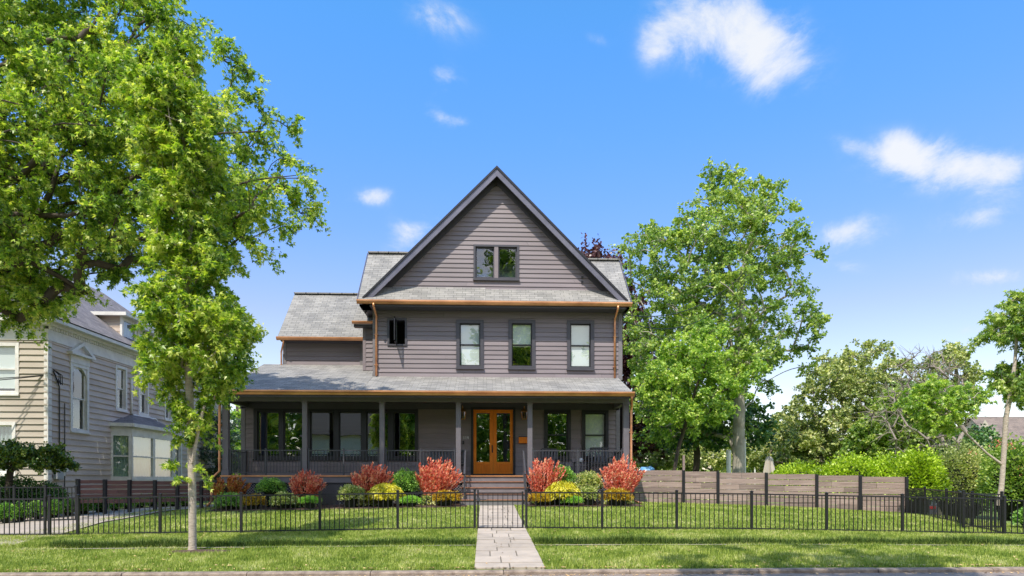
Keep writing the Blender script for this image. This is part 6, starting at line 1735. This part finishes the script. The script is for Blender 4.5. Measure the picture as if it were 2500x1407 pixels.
SH = [
 ('grass_clump', 'rust orange feathery clump at the left end of the porch bed', 556, 21.9, 1170, 1222, 78, 'rust', 'stems', 3800, .07, None),
 ('shrub', 'dark green low shrub below the rust orange clump', 562, 21.5, 1203, 1246, 66, 'box', 'mound', 2600, .05, G3),
 ('shrub', 'rounded green shrub standing under the left porch windows', 664, 22.3, 1168, 1212, 66, 'box', 'mound', 2600, .05, G3),
 ('shrub', 'small mustard yellow shrub between the two leftmost porch shrubs', 617, 21.5, 1208, 1241, 58, 'orange', 'mound', 2200, .045, G2),
 ('barberry', 'coral red shrub farthest left, before the second porch column', 741, 22.0, 1158, 1212, 76, 'red', 'stems', 4600, .06, G1),
 ('shrub', 'loose yellow green shrub left of the lime green mat', 692, 21.5, 1203, 1240, 66, 'vari', 'mound', 2400, .05, G3),
 ('shrub', 'variegated yellow green shrub left of the golden thread mound', 856, 21.5, 1185, 1230, 62, 'vari', 'mound', 2600, .05, G3),
 ('barberry', 'coral red shrub before the third porch column', 903, 22.1, 1140, 1205, 88, 'red', 'stems', 5200, .065, G1),
 ('golden_cypress', 'bright yellow thread leaved mound left of the steps', 942, 21.5, 1178, 1228, 76, 'mop', 'mop', 5200, .10, G2),
 ('shrub', 'taller round green shrub between two coral red shrubs', 988, 22.1, 1146, 1216, 66, 'box', 'mound', 3400, .05, G3),
 ('barberry', 'largest coral red shrub, just left of the front steps', 1063, 22.1, 1130, 1210, 100, 'red', 'stems', 6400, .07, G1),
 ('shrub', 'orange gold low mound at the left side of the steps', 1089, 21.45, 1198, 1229, 66, 'orange', 'mound', 2600, .045, G2),
 ('barberry', 'coral red shrub just right of the front steps', 1325, 22.1, 1128, 1200, 80, 'red', 'stems', 5200, .065, G1),
 ('shrub', 'fresh green shrub right of the steps behind the golden mound', 1372, 22.3, 1138, 1190, 58, 'box', 'mound', 2600, .05, G3),
 ('golden_cypress', 'bright yellow thread leaved mound right of the steps', 1372, 21.6, 1173, 1228, 74, 'mop', 'mop', 5200, .10, G2),
 ('shrub', 'orange gold low mound at the right side of the steps', 1319, 21.4, 1203, 1230, 58, 'orange', 'mound', 2200, .045, G2),
 ('shrub', 'cream edged green shrub under the right porch railing', 1438, 22.2, 1152, 1208, 66, 'vari', 'mound', 3000, .05, G3),
 ('shrub', 'small olive shrub in front of the cream edged shrub', 1437, 21.5, 1188, 1228, 48, 'vari', 'mound', 1900, .045, G3),
 ('barberry', 'coral red shrub at the right end of the porch', 1511, 22.0, 1128, 1210, 88, 'red', 'stems', 5600, .07, G1),
 ('shrub', 'golden mound below the rightmost coral red shrub', 1506, 21.4, 1193, 1229, 72, 'orange', 'mound', 2800, .045, G2)]
for (nm, lb, px, Y, tp_, bt, w_, mt, stl, n_, lf, gr_) in SH:
    shrub(nm, lb, px, Y, tp_, bt, w_, LM[mt], stl, int(n_ * 1.2), lf, gr_, coremat=corer if mt in ('red', 'rust') else None)
for px, a, lb in ((757, 50, 'lime green mat plant below the leftmost coral red shrub'), (1003, 54, 'lime green mat plant between the golden mounds left of the steps'), (1400, 52, 'lime green mat plant right of the steps')):
    shrub('mat_plant', lb, px, 21.3, 1211, 1233, a, LM['sedum'], 'mound', 3600, .028, 'lime green mat plants', cat='plant', dk=.6)
# clipped hedge plants along the driveway
hl = 'small clipped green bushes edging the driveway'
hpx = [-60, 14, 52, 92, 130, 168, 206, 244, 280, 312, 342, 372, 400, 427, 452]
for k, p in enumerate(hpx):
    f = (p + 60) / 512; pb = 1290 - 52 * min(1, f * 1.25) - (0 if f < .8 else 2)
    Y = gp(p, pb + 4)[1] + .55
    hh = .56 - .12 * f
    x = W(p, Y); zt = G(x, Y) + hh; py_t = HOR - (zt - EYE) * FPX / Y / 1.0
    shrub('hedge_plant', ('clipped green bush edging the driveway, number %d' % k) if 0 else ['clipped bush at the far left edge before the driveway gate', 'clipped bush behind the driveway gate, leftmost in view', 'clipped bush behind the middle of the driveway gate', 'clipped bush just left of the driveway gate post', 'clipped bush just right of the driveway gate post', 'clipped bush below the left end of the low black fence gap', 'clipped bush under the end post of the red brown fence', 'clipped bush under the first red brown fence panel', 'clipped bush between the first and second red brown panels', 'clipped bush under the second red brown panel', 'clipped bush under the middle red brown panel', 'clipped bush left of the third tall red brown fence post', 'clipped bush right of the third red brown panel', 'clipped bush under the fourth red brown panel', 'clipped bush nearest the young maple trunk'][k],
          p, Y, HOR - (zt - EYE) * FPX / Y, None, 40 * (1 if f < .6 else .9), LM['box'], 'mound', 2200, .05, hl, cat='bush')
# dark hedge and flat topped maple in front of the neighbour
shrub('yew_hedge', 'dark green hedge behind the low black fence on the left', 20, 20.5, 1164, None, 230, LM['deep'], 'mound', 9000, .06, None, cat='hedge', dk=.35)
shrub('yew_hedge', 'dark green hedge end below the electric meter', 118, 20.9, 1180, None, 80, LM['deep'], 'mound', 4000, .06, None, cat='hedge', dk=.6)
Yt = 20.2; bx = W(22, Yt); zt = Zp(1088, Yt, 60); t = thing('spreading_tree', 'small flat topped spreading tree in front of the neighbour house', 'tree', (bx, Yt, G(bx, Yt)))
cc = [np.array([W(rng.uniform(-190, 140), Yt), Yt + rng.uniform(-1.0, .8), Zp(rng.uniform(1092, 1138), Yt, 20)]) for _ in range(150)]
cc = [c - np.array([0, 0, .018 * ((c[0] - bx) / .6) ** 2]) for c in cc]
trunk = [np.array([bx, Yt, .2]), np.array([bx, Yt, .8]), np.array([bx - .03, Yt, 1.2]), np.array([bx, Yt, 1.42])]
nodes, par, tips = skeleton(trunk, cc, .6); mb = MB(); tubes_from(nodes, par, tips, .09, .009, mb, 4); P, Dr, TW = foliage(cc, 190, .3, np.array([bx, Yt, 1.5]), .35, 6, .0); mb.build('trunk', M['bark_dark'], t, smooth=True)
leaf_mesh('crown', P, Dr, .07, LM['hedge'], t)
# shrubs behind the wooden fence and right of it
for (lb, px, Y, tp_, bt, w_, mt, n_, lf) in (
    ('yellow green laurel farthest left above the weathered fence', 1955, 27.5, 1128, None, 150, 'gold', 6000, .10),
    ('yellow green laurel in the middle above the weathered fence', 2080, 27.0, 1108, None, 150, 'gold', 7000, .10),
    ('yellow green laurel above the right end of the weathered fence', 2185, 26.6, 1106, None, 130, 'gold', 7000, .10),
    ('large bright laurel spilling past the right end of the weathered fence', 2240, 24.6, 1098, None, 110, 'gold', 9000, .10)):
    shrub('laurel_shrub', lb, px, Y, tp_, bt, w_, LM[mt], 'mound', n_, lf, 'yellow green laurels behind the wooden fence')
shrub('azalea_shrub', 'big dull olive shrub right of the bright laurels', 2345, 27.5, 1080, None, 170, LM['olive'], 'mound', 15000, .085)
shrub('rhododendron', 'dark green shrub with a few red flowers at the right edge', 2480, 25.0, 1072, None, 150, LM['plane'], 'mound', 9000, .11)
shrub('shrub', 'small fresh green shrub cut by the right edge beyond the corner post', 2512, 17.5, 1240, 1290, 60, LM['box'], 'mound', 1800, .06)
shrub('low_shrub', 'low olive bushes behind the parked car', 2330, 39, 1195, None, 260, LM['deep'], 'mound', 6000, .12, dk=.4)
mbf = []
for (px, py) in ((2430, 1085), (2470, 1092), (2375, 1105), (2494, 1145), (2445, 1080), (2460, 1088)):
    Yq = 24.2; c = np.array([W(px, Yq), Yq, Zp(py, Yq, px)]); mbf.append(c + rng.normal(0, .09, (16, 3)))
tag(leaf_mesh('red_flowers', np.concatenate(mbf), rdirs(96), .06, LM['red'], None), 'dark red blossoms scattered over the shrubs at the right edge', 'flowers', kind='stuff')
